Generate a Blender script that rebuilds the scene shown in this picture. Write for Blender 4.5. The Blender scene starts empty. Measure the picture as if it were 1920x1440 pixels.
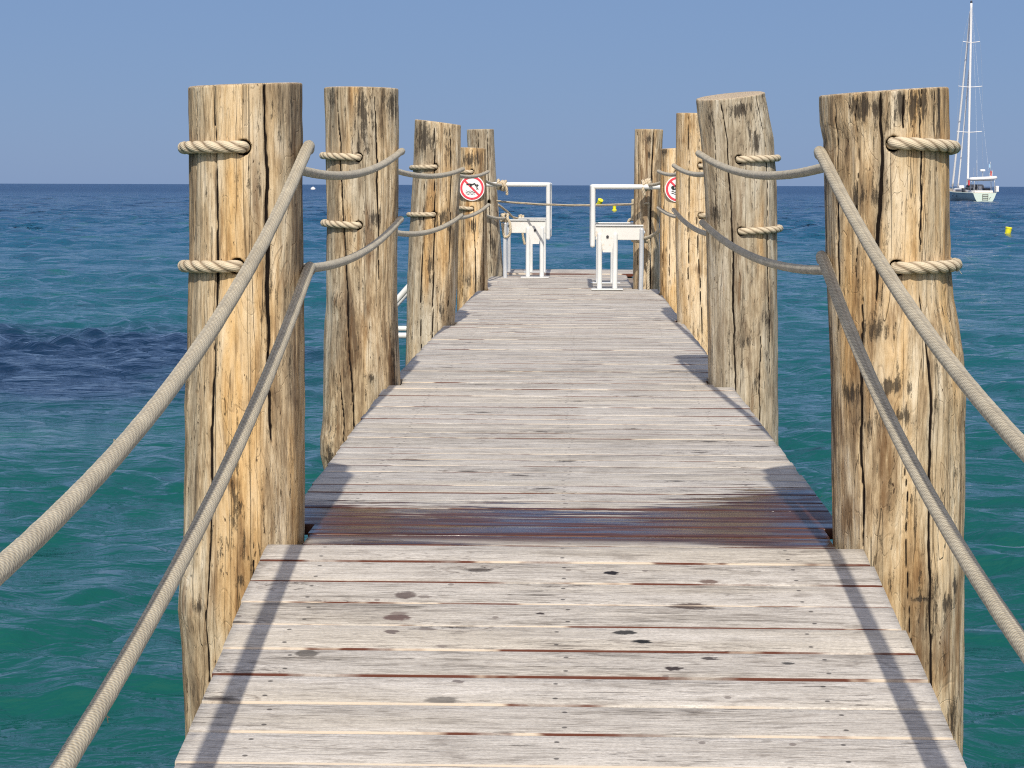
import bpy, math, random
import numpy as np
from mathutils import Vector, Matrix
R = math.radians
random.seed(7)
S = bpy.context.scene
COL = S.collection

# ------------------------------------------------------------------ camera
HC = 0.866                       # camera height above the flat deck (z = 0)
F = 4000.0                       # focal length in photo pixels (1920 wide)
cam = bpy.data.cameras.new('camera'); camo = bpy.data.objects.new('camera', cam); COL.objects.link(camo)
cam.sensor_width = 36; cam.lens = F / 1920 * 36
cam.clip_start = 0.05; cam.clip_end = 60000
PITCH = math.atan(373 / F); YAW = math.atan(123 / F)
CM = Matrix.Rotation(YAW, 3, 'Z') @ Matrix.Rotation(R(90) - PITCH, 3, 'X') @ Matrix.Rotation(R(0.18), 3, 'Z')
camo.matrix_world = Matrix.Translation((0, 0, HC)) @ CM.to_4x4()
S.camera = camo
# ------------------------------------------------------------------ light
SUN_EL = R(42); SUN_AZ = R(179)      # azimuth clockwise from +Y
W = bpy.data.worlds.new('World'); S.world = W; W.use_nodes = True
wn = W.node_tree; wb = wn.nodes['Background']
sky = wn.nodes.new('ShaderNodeTexSky'); sky.sky_type = 'NISHITA'; sky.sun_disc = False
sky.sun_elevation = SUN_EL; sky.sun_rotation = SUN_AZ
sky.altitude = 0; sky.air_density = 0.9; sky.dust_density = 0.35; sky.ozone_density = 5.0
hz = wn.nodes.new('ShaderNodeMix'); hz.data_type = 'RGBA'; hz.inputs[0].default_value = .86      # even blue summer haze over the clear-sky model
hz.inputs[7].default_value = (1.80, 2.86, 5.20, 1)
wn.links.new(sky.outputs[0], hz.inputs[6])
# warm glow added on the sun's side of the sky to fill the shadows
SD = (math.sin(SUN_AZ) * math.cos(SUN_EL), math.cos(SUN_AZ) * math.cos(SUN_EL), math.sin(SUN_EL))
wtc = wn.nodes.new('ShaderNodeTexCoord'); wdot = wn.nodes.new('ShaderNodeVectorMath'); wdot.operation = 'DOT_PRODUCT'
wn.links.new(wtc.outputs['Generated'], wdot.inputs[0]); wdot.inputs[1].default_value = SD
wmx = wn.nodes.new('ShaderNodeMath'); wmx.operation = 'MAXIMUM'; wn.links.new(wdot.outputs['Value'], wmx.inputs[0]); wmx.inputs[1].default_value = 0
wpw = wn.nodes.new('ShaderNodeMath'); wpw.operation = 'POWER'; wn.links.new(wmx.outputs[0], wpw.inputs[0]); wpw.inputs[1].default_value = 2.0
fill_glow = wn.nodes.new('ShaderNodeMix'); fill_glow.data_type = 'RGBA'; fill_glow.blend_type = 'ADD'; fill_glow.inputs[7].default_value = (7.4, 5.5, 3.2, 1)
wn.links.new(wpw.outputs[0], fill_glow.inputs[0]); wn.links.new(hz.outputs[2], fill_glow.inputs[6]); wn.links.new(fill_glow.outputs[2], wb.inputs['Color']); wb.inputs['Strength'].default_value = 0.1
sun = bpy.data.lights.new('sun', 'SUN'); suno = bpy.data.objects.new('sun', sun); COL.objects.link(suno)
sun.energy = 4.0; sun.angle = R(0.8); sun.color = (1.0, 0.93, 0.83)
sd = Vector((math.sin(SUN_AZ) * math.cos(SUN_EL), math.cos(SUN_AZ) * math.cos(SUN_EL), math.sin(SUN_EL)))
suno.rotation_euler = sd.to_track_quat('Z', 'Y').to_euler()
S.view_settings.view_transform = 'Standard'; S.view_settings.look = 'None'
S.view_settings.exposure = 0.0; S.view_settings.gamma = 1
S.cycles.use_denoising = False; S.cycles.filter_width = 1.15; S.cycles.max_bounces = 6; S.cycles.sample_clamp_indirect = 3; S.cycles.sample_clamp_direct = 2.5
S.render.resolution_x = 1024; S.render.resolution_y = 768

def P(px, py, Y):
    """world point seen at photo pixel (px, py) standing at distance Y along the pier"""
    d = CM @ Vector(((px - 960) / F, (720 - py) / F, -1))
    t = Y / d.y
    return Vector((d.x * t, d.y * t, HC + d.z * t))

# ------------------------------------------------------------------ helpers
def tag(o, label=None, cat=None, group=None, kind=None):
    if label: o['label'] = label
    if cat: o['category'] = cat
    if group: o['group'] = group
    if kind: o['kind'] = kind
    return o
def empty(name, loc, label, cat, group=None):
    o = bpy.data.objects.new(name, None); o.location = loc; o.empty_display_size = 0.1
    COL.objects.link(o); return tag(o, label, cat, group)
def mesh(name, V, Fc, mats, parent=None, smooth=True, attrs=None, fmat=None, origin=None):
    V = np.asarray(V, dtype=np.float64)
    if origin is None:
        origin = np.array(parent.location) if parent is not None and parent.parent is None else np.zeros(3)
        if parent is not None and parent.parent is not None:
            origin = np.array(parent.parent.location) + np.array(parent.location)
    me = bpy.data.meshes.new(name)
    me.from_pydata((V - np.asarray(origin)).tolist() if len(V) < 200000 else (V - origin).tolist(), [], Fc if isinstance(Fc, list) else Fc.tolist())
    if not isinstance(mats, (list, tuple)): mats = [mats]
    for m in mats: me.materials.append(m)
    if smooth: me.polygons.foreach_set('use_smooth', [True] * len(me.polygons))
    if fmat is not None: me.polygons.foreach_set('material_index', fmat)
    if attrs:
        for k, a in attrs.items():
            at = me.attributes.new(k, 'FLOAT', 'POINT'); at.data.foreach_set('value', np.asarray(a, dtype=np.float32))
    me.update()
    o = bpy.data.objects.new(name, me); COL.objects.link(o)
    if parent is None: o.location = origin
    else:
        o.parent = parent
    return o
def vnoise(x, y, z, seed=0):
    x = np.asarray(x, float) + seed * 17.31; y = np.asarray(y, float) + seed * 5.77; z = np.asarray(z, float) + seed * 11.13
    x, y, z = np.broadcast_arrays(x, y, z)
    xi, yi, zi = np.floor(x), np.floor(y), np.floor(z)
    fx, fy, fz = x - xi, y - yi, z - zi
    sm = lambda t: t * t * t * (t * (t * 6 - 15) + 10)
    u, v, w = sm(fx), sm(fy), sm(fz)
    xi, yi, zi = xi.astype(np.int64), yi.astype(np.int64), zi.astype(np.int64)
    def h(a, b, c):
        n = (a * 73856093) ^ (b * 19349663) ^ (c * 83492791)
        n = (n ^ (n >> 13)) & 0x7fffffff
        n = (n * 1274126177 + 12345) & 0x7fffffff
        n = (n ^ (n >> 15)) & 0xffffff
        return n / float(0xffffff) * 2 - 1
    l = lambda a, b, t: a + (b - a) * t
    return l(l(l(h(xi, yi, zi), h(xi + 1, yi, zi), u), l(h(xi, yi + 1, zi), h(xi + 1, yi + 1, zi), u), v),
             l(l(h(xi, yi, zi + 1), h(xi + 1, yi, zi + 1), u), l(h(xi, yi + 1, zi + 1), h(xi + 1, yi + 1, zi + 1), u), v), w)
def fbm(x, y, z, seed=0, o=4):
    s = 0; a = 1; t = 0
    for i in range(o):
        s = s + a * vnoise(np.asarray(x) * 2**i, np.asarray(y) * 2**i, np.asarray(z) * 2**i, seed + i); t += a; a *= .5
    return s / t
def sstep(a, b, x):
    t = np.clip((np.asarray(x, float) - a) / (b - a), 0, 1); return t * t * (3 - 2 * t)

class NT:
    """small node-tree writer"""
    def __init__(s, name):
        s.m = bpy.data.materials.new(name); s.m.use_nodes = True; s.t = s.m.node_tree
        s.t.nodes.clear(); s.out = s.t.nodes.new('ShaderNodeOutputMaterial')
        s.b = s.t.nodes.new('ShaderNodeBsdfPrincipled'); s.t.links.new(s.b.outputs[0], s.out.inputs[0])
    def put(s, sock, v):
        if v is None: return
        if isinstance(v, bpy.types.NodeSocket): s.t.links.new(v, sock)
        elif isinstance(v, (tuple, list)) and sock.type == 'RGBA' and len(v) == 3: sock.default_value = (*v, 1)
        else: sock.default_value = v
    def set(s, **k):
        for a, v in k.items(): s.put(s.b.inputs[a.replace('_', ' ')], v)
    def m_(s, op, a, b=None, c=None, clamp=False):
        n = s.t.nodes.new('ShaderNodeMath'); n.operation = op; n.use_clamp = clamp
        for i, v in enumerate((a, b, c)): s.put(n.inputs[i], v)
        return n.outputs[0]
    def add(s, a, b): return s.m_('ADD', a, b)
    def mul(s, a, b, clamp=False): return s.m_('MULTIPLY', a, b, clamp=clamp)
    def sub(s, a, b): return s.m_('SUBTRACT', a, b)
    def attr(s, name):
        n = s.t.nodes.new('ShaderNodeAttribute'); n.attribute_name = name; return n.outputs['Fac']
    def coord(s, kind='Object'): return s.t.nodes.new('ShaderNodeTexCoord').outputs[kind]
    def geo(s, k): return s.t.nodes.new('ShaderNodeNewGeometry').outputs[k]
    def xyz(s, v):
        n = s.t.nodes.new('ShaderNodeSeparateXYZ'); s.put(n.inputs[0], v); return n.outputs
    def comb(s, x, y, z):
        n = s.t.nodes.new('ShaderNodeCombineXYZ')
        for i, v in enumerate((x, y, z)): s.put(n.inputs[i], v)
        return n.outputs[0]
    def map(s, v, scale=(1, 1, 1), loc=(0, 0, 0)):
        n = s.t.nodes.new('ShaderNodeMapping'); s.put(n.inputs[0], v); n.inputs['Scale'].default_value = scale
        s.put(n.inputs['Location'], loc); return n.outputs[0]
    def noise(s, v, scale=1, detail=3, rough=.5, dist=0):
        n = s.t.nodes.new('ShaderNodeTexNoise'); s.put(n.inputs['Vector'], v); n.inputs['Scale'].default_value = scale
        n.inputs['Detail'].default_value = detail; n.inputs['Roughness'].default_value = rough; n.inputs['Distortion'].default_value = dist
        return n.outputs[0]
    def vor(s, v, scale=1, rnd=1):
        n = s.t.nodes.new('ShaderNodeTexVoronoi'); n.voronoi_dimensions = '2D'; s.put(n.inputs['Vector'], v); n.inputs['Scale'].default_value = scale
        n.inputs['Randomness'].default_value = rnd
        return n.outputs['Distance'], n.outputs['Color']
    def rng(s, v, a, b, c=0., d=1., smooth=True):
        n = s.t.nodes.new('ShaderNodeMapRange'); n.interpolation_type = 'SMOOTHSTEP' if smooth else 'LINEAR'
        s.put(n.inputs[0], v)
        for i, q in enumerate((a, b, c, d)): s.put(n.inputs[i + 1], q)
        return n.outputs[0]
    def ramp(s, v, stops):
        n = s.t.nodes.new('ShaderNodeValToRGB'); s.put(n.inputs[0], v); e = n.color_ramp.elements
        while len(e) > 1: e.remove(e[-1])
        e[0].position = stops[0][0]; e[0].color = (*stops[0][1], 1)
        for p, c in stops[1:]:
            q = e.new(p); q.color = (*c, 1)
        return n.outputs[0]
    def mix(s, f, a, b, mode='MIX'):
        n = s.t.nodes.new('ShaderNodeMix'); n.data_type = 'RGBA'; n.blend_type = mode
        s.put(n.inputs[0], f); s.put(n.inputs[6], a); s.put(n.inputs[7], b); return n.outputs[2]
    def bump(s, h, strength=.5, dist=.01, normal=None):
        n = s.t.nodes.new('ShaderNodeBump'); s.put(n.inputs['Height'], h); n.inputs['Strength'].default_value = strength
        n.inputs['Distance'].default_value = dist
        if normal is not None: s.put(n.inputs['Normal'], normal)
        return n.outputs[0]

def plain(name, col, rough=.5, metal=0, bump=0, bscale=60, var=0, stain=None):
    n = NT(name); c = n.coord(); base = col
    if var:
        f = n.noise(c, 6, 5, .6)
        base = n.mix(n.rng(f, .3, .75), col, tuple(x * (1 - var) for x in col))
    if stain:
        f = n.rng(n.noise(c, 9, 5, .65), .54, .64)
        base = n.mix(n.mul(f, .7), base, stain)
    n.set(Base_Color=base, Roughness=rough, Metallic=metal)
    if bump: n.set(Normal=n.bump(n.noise(c, bscale, 4), bump, .004))
    return n.m

# ------------------------------------------------------------------ sea
WZ = -1.10
def make_sea():
    rs = [0.0]; r = 0.6
    while r < 400: rs.append(r); r *= 1.0034 if r > 5.5 else 1.03
    while r < 45000: rs.append(r); r *= 1.06
    rs = np.array(rs)
    a1 = np.arange(-19, 19, 0.11); a2 = np.concatenate([np.arange(19, 60, 0.5), np.arange(60, 300, 4.0), np.arange(300, 341, 0.5)])
    an = np.radians(np.concatenate([a1, a2])) ; na = len(an); nr = len(rs)
    # polar sheet centred under the pier's shore end; fine towards the open sea
    A, RR = np.meshgrid(an, rs); X = RR * np.sin(A); Y = RR * np.cos(A)
    dr = np.gradient(rs)[:, None] * np.ones_like(A)
    Z = np.zeros_like(X)
    rg = np.random.default_rng(3)
    # domain warp and gusts
    wx = X + .8 * vnoise(X * .35, Y * .35, 0, 5) + .25 * vnoise(X * 1.1, Y * 1.1, 0, 8); wy = Y + .8 * vnoise(X * .35, Y * .35, 3, 6) + .25 * vnoise(X * 1.1, Y * 1.1, 4, 9)
    gust = 0.8 + .5 * vnoise(X * .11, Y * .16, 0, 9) + .3 * vnoise(X * .5, Y * .6, 0, 12)
    N = 70
    for i in range(N):
        lam = 0.20 * (5.0 / .20) ** ((i + rg.random()) / N)
        th = rg.normal(0, 0.55) + 0.25
        k = 2 * math.pi / lam
        slope = 0.050 if lam < .75 else (0.022 if lam < 2.0 else .009)
        amp = slope / k * 1.2
        ph = k * (wx * math.sin(th) + wy * math.cos(th)) + rg.random() * 6.28
        fade = 1 - sstep(lam * .22, lam * .45, dr)
        s = (np.sin(ph) + 1) * .5
        if lam > 1.2: amp = amp * (1 + 2.6 * sstep(18, 110, RR))
        Z += amp * fade * gust * (2 * s ** 1.5 - .85)
    Z[rs > 600] *= 0.0
    Z += WZ
    V = np.stack([X, Y, Z], -1).reshape(-1, 3)
    i = np.arange(nr - 1)[:, None]; j = np.arange(na)[None, :]; jn = (j + 1) % na
    q = np.stack(np.broadcast_arrays(i * na + j, (i + 1) * na + j, (i + 1) * na + jn, i * na + jn), -1).reshape(-1, 4)[:, ::-1]
    me = bpy.data.meshes.new('sea'); nv = len(V); nf = len(q)
    me.vertices.add(nv); me.vertices.foreach_set('co', V.astype(np.float32).ravel())
    me.loops.add(nf * 4); me.loops.foreach_set('vertex_index', q.astype(np.int32).ravel())
    me.polygons.add(nf); me.polygons.foreach_set('loop_start', np.arange(0, nf * 4, 4, dtype=np.int32))
    me.polygons.foreach_set('use_smooth', np.ones(nf, dtype=bool)); me.update(calc_edges=True)
    o = bpy.data.objects.new('sea', me); COL.objects.link(o); tag(o, kind='structure')
    n = NT('sea_water'); c = n.coord(); x, y, z = n.xyz(c)
    r = n.m_('SQRT', n.add(n.mul(x, x), n.mul(y, y)))
    lr = n.m_('LOGARITHM', n.m_('MAXIMUM', r, 1.), 10.0)
    big = n.noise(n.map(c, (.10, .05, 1)), 1, 3, .5)
    lrn = n.add(lr, n.mul(n.sub(big, .5), .35))
    base = n.ramp(n.m_('DIVIDE', lrn, 4.0), [(.18, (.004, .082, .062)), (.30, (.004, .076, .070)), (.37, (.006, .082, .100)), (.48, (.010, .078, .148)),
                                            (.58, (.013, .066, .155)), (.70, (.016, .058, .150)), (1, (.024, .064, .155))])
    # seagrass bed left of the pier: dark bottom
    ex = n.m_('DIVIDE', n.add(x, 7.4), 5.4); ey = n.m_('DIVIDE', n.sub(y, 23.4), 6.6)
    e = n.m_('SQRT', n.add(n.mul(ex, ex), n.mul(ey, ey)))
    e = n.add(e, n.mul(n.sub(n.noise(n.map(c, (.55, .55, 1)), 1, 4, .6), .5), 1.1))
    gr = n.rng(e, .55, 1.15, 1, 0)
    sand = n.rng(n.noise(n.map(c, (.8, .5, 1)), 1, 3, .5), .55, .75)
    base = n.mix(n.mul(sand, .5), base, (.008, .125, .072))
    base = n.mix(n.mul(gr, .92), base, (.003, .014, .048))
    n.set(Base_Color=base, Roughness=n.rng(r, 40., 700., .05, .32), IOR=1.333)
    h1 = n.noise(n.map(c, (2.2, 4.5, 1)), 1, 3, .55, .4)
    h2 = n.noise(n.map(c, (.35, 1.1, 1)), 1, 4, .6, .3)
    far = n.rng(r, 25., 160.)
    h3 = n.noise(n.map(c, (.05, .17, 1)), 1, 4, .6)
    nb = n.bump(n.mul(h3, n.mul(far, 1.)), 1., 3.2)
    h4 = n.noise(n.map(c, (1.0, 2.6, 1), (3, 1, 0)), 1, 4, .6, .3)
    nb = n.bump(n.mul(h2, n.add(n.mul(far, .8), .2)), 1., .60, nb)
    nb = n.bump(n.mul(h4, n.add(n.mul(n.rng(r, 12., 60.), .85), .12)), 1., .26, nb)
    h5 = n.noise(n.map(c, (7, 13, 1), (3, 1, 7)), 1, 3, .6, .5)
    nb = n.bump(h1, 1., .055, nb)
    nb = n.bump(h5, 1., .016, nb)
    n.set(Normal=nb)
    me.materials.append(n.m)
make_sea()

# ------------------------------------------------------------------ posts
def post_material(name, seed, honey=.5, grey=.3, dark=.3, green=.0):
    n = NT(name); c = n.coord(); c = n.add3 = n.map(c, (1, 1, 1), (seed * 3.7, seed * 1.9, seed * 2.3))
    stn, brn, gry, hny, crk, top = (n.attr(a) for a in ('stn', 'brn', 'gry', 'hny', 'crk', 'top'))
    fine = n.noise(n.map(c, (85, 85, 7)), 1, 6, .68, .3)
    med = n.noise(n.map(c, (15, 15, 1.7)), 1, 6, .66, .9)
    iso = n.noise(n.map(c, (30, 30, 15)), 1, 5, .7)
    broad = n.noise(n.map(c, (6, 6, 1.3)), 1, 3, .5, .4)
    t = n.add(n.add(n.mul(med, .55), n.mul(fine, .27)), n.mul(iso, .18))
    t = n.add(t, n.mul(hny, -.12))
    base = n.ramp(t, [(.37, (.80, .69, .51)), (.44, (.67, .545, .365)), (.49, (.54, .415, .255)), (.545, (.35, .255, .15)), (.61, (.14, .098, .06))])
    pale = n.ramp(t, [(.36, (.66, .60, .48)), (.45, (.53, .465, .35)), (.52, (.40, .335, .235)), (.62, (.18, .135, .09))])
    gf = n.add(n.rng(broad, .62 - .35 * grey, .80 - .35 * grey), gry)
    base = n.mix(n.m_('MINIMUM', n.mul(gf, .9), 1.), base, pale)
    # honey-coloured heartwood patches
    hf = n.mul(n.rng(n.noise(n.map(c, (9, 9, 1.0), (5, 3, 1)), 1, 3, .5), .62 - .2 * honey, .78 - .2 * honey), .75)
    base = n.mix(n.m_('MINIMUM', n.add(hf, n.mul(hny, .6)), 1.), base, n.ramp(t, [(.36, (.83, .61, .345)), (.47, (.72, .475, .215)), (.55, (.50, .295, .115)), (.66, (.26, .13, .05))]))
    # figure: thin wandering contour lines
    cf = n.noise(n.map(c, (7, 7, 1.7), (1, 7, 4)), 1, 3, .55, .8)
    fr = n.m_('FRACT', n.mul(cf, 13.0))
    ln = n.rng(n.m_('ABSOLUTE', n.sub(fr, .5)), .0, .07, 1, 0)
    lm = n.rng(n.noise(n.map(c, (8, 8, 3), (9, 1, 2)), 1, 2), .42, .62)
    base = n.mix(n.mul(n.mul(ln, lm), .34), base, (.17, .09, .04))
    # long weather streaks
    st = n.noise(n.map(c, (42, 42, 1.8), (2, 8, 6)), 1, 6, .72, .3)
    base = n.mix(n.mul(n.rng(st, .53, .68), 0.38 + .4 * dark), base, (.13, .08, .04))
    # brown patches
    bn = n.noise(n.map(c, (24, 24, 3.5), (3, 3, 3)), 1, 5, .65)
    bs = n.noise(n.map(c, (40, 40, 1.6), (3, 9, 3)), 1, 5, .65)
    bf = n.rng(n.add(n.mul(n.add(bn, bs), .5), n.mul(brn, .11)), .53, .68)
    base = n.mix(n.mul(bf, .72), base, (.15, .075, .03))
    ks = n.noise(n.map(c, (70, 70, 4.5), (11, 2, 5)), 1, 6, .72)
    # black mould, plus painted facet shade on one post: attribute places it, noise breaks it up
    kn = n.noise(n.map(c, (75, 75, 20), (7, 2, 5)), 1, 6, .75)
    kb = n.noise(n.map(c, (14, 14, 4), (17, 2, 5)), 1, 4, .6)
    kf = n.rng(n.add(n.add(n.mul(kn, .40), n.add(n.mul(kb, .22), n.mul(ks, .38))), n.mul(n.add(stn, n.mul(dark, .12)), .085)), .555, .62)
    base = n.mix(n.mul(n.m_('MINIMUM', stn, 1.), n.rng(ks, .42, .56, .0, .6)), base, (.13, .105, .08))
    base = n.mix(n.mul(kf, .82), base, (.038, .031, .025))
    # insect holes and specks
    sp = n.noise(n.map(c, (120, 120, 38), (3, 9, 2)), 1, 3, .6)
    sm_ = n.noise(n.map(c, (9, 9, 5), (4, 4, 9)), 1, 2)
    base = n.mix(n.mul(n.rng(sp, .66, .71), n.rng(sm_, .38, .55)), base, (.06, .035, .02))
    # hairline drying checks
    hc = n.noise(n.map(c, (26, 26, .35), (6, 1, 8)), 1, 2, .5)
    hl = n.rng(n.m_('ABSOLUTE', n.sub(hc, .5)), .0, .006, 1, 0)
    base = n.mix(n.mul(hl, .42), base, (.05, .03, .02))
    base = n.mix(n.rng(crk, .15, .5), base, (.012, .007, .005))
    # sawn top with rings
    ox, oy, oz = n.xyz(n.coord()); rr = n.m_('SQRT', n.add(n.mul(ox, ox), n.mul(oy, oy)))
    ring = n.m_('SINE', n.mul(n.add(rr, n.mul(n.noise(c, 9, 2), .02)), 900.))
    tc = n.mix(n.rng(ring, -1, 1), (.62, .52, .38), (.45, .34, .22))
    base = n.mix(top, base, tc)
    h = n.add(n.add(n.mul(fine, .7), n.mul(st, .5)), n.add(n.mul(kf, -.25), n.add(n.mul(ln, -.12), n.mul(hl, -.5))))
    n.set(Base_Color=base, Roughness=.8, Normal=n.bump(h, .9, .009))
    n.b.inputs['Specular IOR Level'].default_value = .2
    return n.m

class Post:
    def __init__(s, label, Yc, keys, ytl, ytr, tilt=0., cracks=(), marks=(), holes=(), seed=1, fine=False, mat=None, zlow=-.7, lobes=.02):
        s.Yc = Yc
        ks = []
        for (y, xl, xr) in keys:
            a, b = P(xl, y, Yc), P(xr, y, Yc); ks.append(((a.z + b.z) / 2, (a.x + b.x) / 2, (b.x - a.x) / 2))
        ks.sort(); s.kz = np.array([k[0] for k in ks]); s.kx = np.array([k[1] for k in ks]); s.kr = np.array([k[2] for k in ks])
        xt = s.cx(99); rt = s.cr(99)
        zl = P(keys[0][1], ytl, Yc).z; zr = P(keys[0][2], ytr, Yc).z
        zt = (zl + zr) / 2; ax = (zr - zl) / (2 * rt)
        nang, nz = (300, 430) if fine else (150, 190)
        ph = np.linspace(-math.pi, math.pi, nang, endpoint=False)
        tt = np.concatenate([[0, .3, .6], np.linspace(0, 1, nz)[0:] * .0 + 0][:1])
        zc = np.concatenate([np.array([-3.2, -2.2, -1.4, -1.0]), np.linspace(zlow, zt, nz)])
        PH, Z = np.meshgrid(ph, zc)
        C = s.cx(Z); Rr = s.cr(Z)
        sx, sy = np.sin(PH), -np.cos(PH)
        # shear the upper part so that the top follows the slanted saw cut
        w = sstep(zt - .25, zt, Z)
        Zr = Z + w * (ax * Rr * sx + tilt * Rr * sy)
        cxx, cyy = sx * 1.6, sy * 1.6
        rad = Rr * (1 + lobes * (fbm(cxx, cyy, Z * 1.3, seed, 2)))
        rad += .0022 * fbm(sx * Rr * 45, sy * Rr * 45, Z * 2.5, seed + 20, 3)
        rad += .0048 * fbm(sx * Rr * 14, sy * Rr * 14, Z * 3.5, seed + 30, 4); rad += .0016 * fbm(sx * Rr * 60, sy * Rr * 60, Z * 14, seed + 40, 3)
        A = {k: np.zeros_like(Z) for k in ('stn', 'brn', 'gry', 'hny', 'crk', 'top')}
        mpp = Yc / F
        def ang(px, py):
            p = P(px, py, Yc - s.cr(.5) * .7)
            return math.asin(max(-1, min(1, (p.x - s.cx(p.z)) / s.cr(p.z)))), p.z
        for (x1, y1, x2, y2, wd, dp) in cracks:
            a1, z1 = ang(x1, y1); a2, z2 = ang(x2, y2)
            t = np.clip((Z - z1) / (z2 - z1), -.5, 1.5)
            pc = a1 + (a2 - a1) * t + .050 * vnoise(Z * 3.1, x1 * .37, 0, seed) + .022 * vnoise(Z * 11, x1 * .7, 3, seed) + .008 * vnoise(Z * 40, x1 * .7, 5, seed)
            inside = sstep(-.03, .02, t) * (1 - sstep(.98, 1.03, t)); 
            ww = wd * (.55 + .45 * np.sin(np.clip(t, 0, 1) * math.pi) + .25 * vnoise(Z * 9, 0, 0, seed + 2))
            ww = np.maximum(ww * 1.25, .0013)
            d = np.abs(PH - pc) * Rr
            rad -= dp * inside * np.exp(-(d / (ww * 1.3)) ** 2)
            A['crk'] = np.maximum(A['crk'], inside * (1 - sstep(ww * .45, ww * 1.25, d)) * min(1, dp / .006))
        for (k, x, y, rx, ry, v) in marks:
            a, z0 = ang(x, y); d2 = ((PH - a) * Rr / (rx * mpp)) ** 2 + ((Z - z0) / (ry * mpp)) ** 2
            g = np.exp(-d2 * (1 + .5 * vnoise(PH * 6, Z * 14, 0, seed + 4)))
            if k == 'm': rad += v * np.exp(-d2)
            elif k == 'o':                    # knot: raised collar, ringed brown heart
                rad += v * np.exp(-d2) ; A['brn'] = np.maximum(A['brn'], .9 * np.exp(-d2 * 1.4)); A['crk'] = np.maximum(A['crk'], .28 * np.exp(-((np.sqrt(d2) - .8 - .25 * vnoise(PH * 30, Z * 30, 0, 3)) / .12) ** 2)); A['stn'] = np.maximum(A['stn'], .8 * np.exp(-d2 * 2))
            else:
                kk = {'k': 'stn', 'b': 'brn', 'g': 'gry', 'h': 'hny'}[k]; A[kk] = np.maximum(A[kk], v * g)
        s.holes = []
        for (x, y) in holes:
            a, z0 = ang(x, y); s.holes.append((a, z0))
            d = np.sqrt(((PH - a) * Rr) ** 2 + (Z - z0) ** 2)
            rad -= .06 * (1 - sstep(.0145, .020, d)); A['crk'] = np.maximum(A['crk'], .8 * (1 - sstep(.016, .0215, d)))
            A['brn'] = np.maximum(A['brn'], .5 * np.exp(-(((PH - a) * Rr / .03) ** 2 + ((Z - z0 + .10) / .14) ** 2)))
            db = np.sqrt((np.angle(np.exp(1j * (PH - a - math.pi))) * Rr) ** 2 + (Z - z0) ** 2)
            rad -= .03 * (1 - sstep(.015, .022, db))
        X = C + rad * sx; Y = Yc + rad * sy
        V = np.stack([X, Y, Zr], -1).reshape(-1, 3)
        nzz = len(zc)
        i = np.arange(nzz - 1)[:, None]; j = np.arange(nang)[None, :]; jn = (j + 1) % nang
        q = np.stack(np.broadcast_arrays(i * nang + j, i * nang + jn, (i + 1) * nang + jn, (i + 1) * nang + j), -1).reshape(-1, 4).tolist()
        at = {k: a.reshape(-1) for k, a in A.items()}
        # top: worn edge, then the sawn face
        base0 = (nzz - 1) * nang; edge = V[base0:base0 + nang]; cen = edge.mean(0)
        prev = base0; extra = []; n0 = len(V)
        for fi, f in enumerate((.985, .965, .8, .55, .3, .1)):
            ring = cen + (edge - cen) * f; ring[:, 2] += .004 if f < .98 else .003
            extra.append(ring); cur = n0 + fi * nang
            for jj in range(nang): q.append([prev + jj, prev + (jj + 1) % nang, cur + (jj + 1) % nang, cur + jj])
            prev = cur
        extra.append(cen[None] + [[0, 0, .004]]); cidx = n0 + 6 * nang
        for jj in range(nang): q.append([prev + jj, prev + (jj + 1) % nang, cidx])
        V = np.concatenate([V] + extra)
        for k in at:
            v = 1.0 if k == 'top' else 0.0
            at[k] = np.concatenate([at[k], np.full(len(V) - len(at[k]), v)])
            if k == 'crk':    # dark weathered rim
                at[k][n0:n0 + nang] = .5
        base = np.array([s.cx(0.), Yc, 0.])
        s.o = mesh('wooden_post', V, q, mat, None, True, at, origin=base)
        tag(s.o, label, 'post', 'wooden posts along the pier')
    def cx(s, z): return np.interp(z, s.kz, s.kx)
    def cr(s, z): return np.interp(z, s.kz, s.kr)

GL = {}
GL['L1'] = Post('tall thick honey-coloured log post nearest on the left, long dark vertical split', 5.24,
    [(165, 353.5, 567), (260, 356, 568), (500, 356, 570), (640, 353, 571), (760, 348, 571), (830, 349, 570), (1000, 346, 570), (1090, 340, 571), (1140, 337, 571), (1200, 343, 571), (1370, 349, 572)],
    166, 158, .03, cracks=[(403, 160, 402, 1390, .0024, .010), (499, 150, 511, 820, .0042, .016), (478, 990, 474, 1390, .0014, .006), (560, 300, 566, 1000, .002, .008), (368, 165, 364, 420, .001, .004)],
    marks=[('b', 540, 380, 26, 260, .75), ('b', 548, 760, 22, 240, .7), ('k', 535, 250, 22, 90, .35), ('g', 545, 320, 34, 260, .9), ('g', 545, 700, 34, 300, .6), ('g', 365, 700, 14, 700, .8), ('h', 450, 300, 38, 190, .9), ('h', 455, 640, 45, 200, .8), ('k', 567, 420, 8, 60, 1.3),  # right of the split, brown and black marks also paint the turned-away facet's shade
           ('k', 508, 560, 10, 80, .7), ('b', 445, 903, 12, 14, 1.6), ('g', 470, 770, 20, 22, 1.4), ('k', 474, 755, 14, 14, .8), ('k', 455, 1082, 6, 14, 1.6), ('b', 545, 960, 14, 40, 1.1), ('b', 367, 1130, 24, 40, .9),
           ('m', 345, 1120, 22, 45, .008), ('m', 350, 800, 14, 40, .004), ('b', 388, 225, 12, 30, 1.0), ('g', 478, 350, 10, 90, 1.0), ('b', 390, 1100, 26, 60, .6), ('k', 375, 1135, 14, 14, .9)],
    holes=[(461, 276), (449, 498)], seed=1, fine=True, mat=post_material('honey_log_wood', 1, .75, .15, .1), zlow=-.62)
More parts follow.
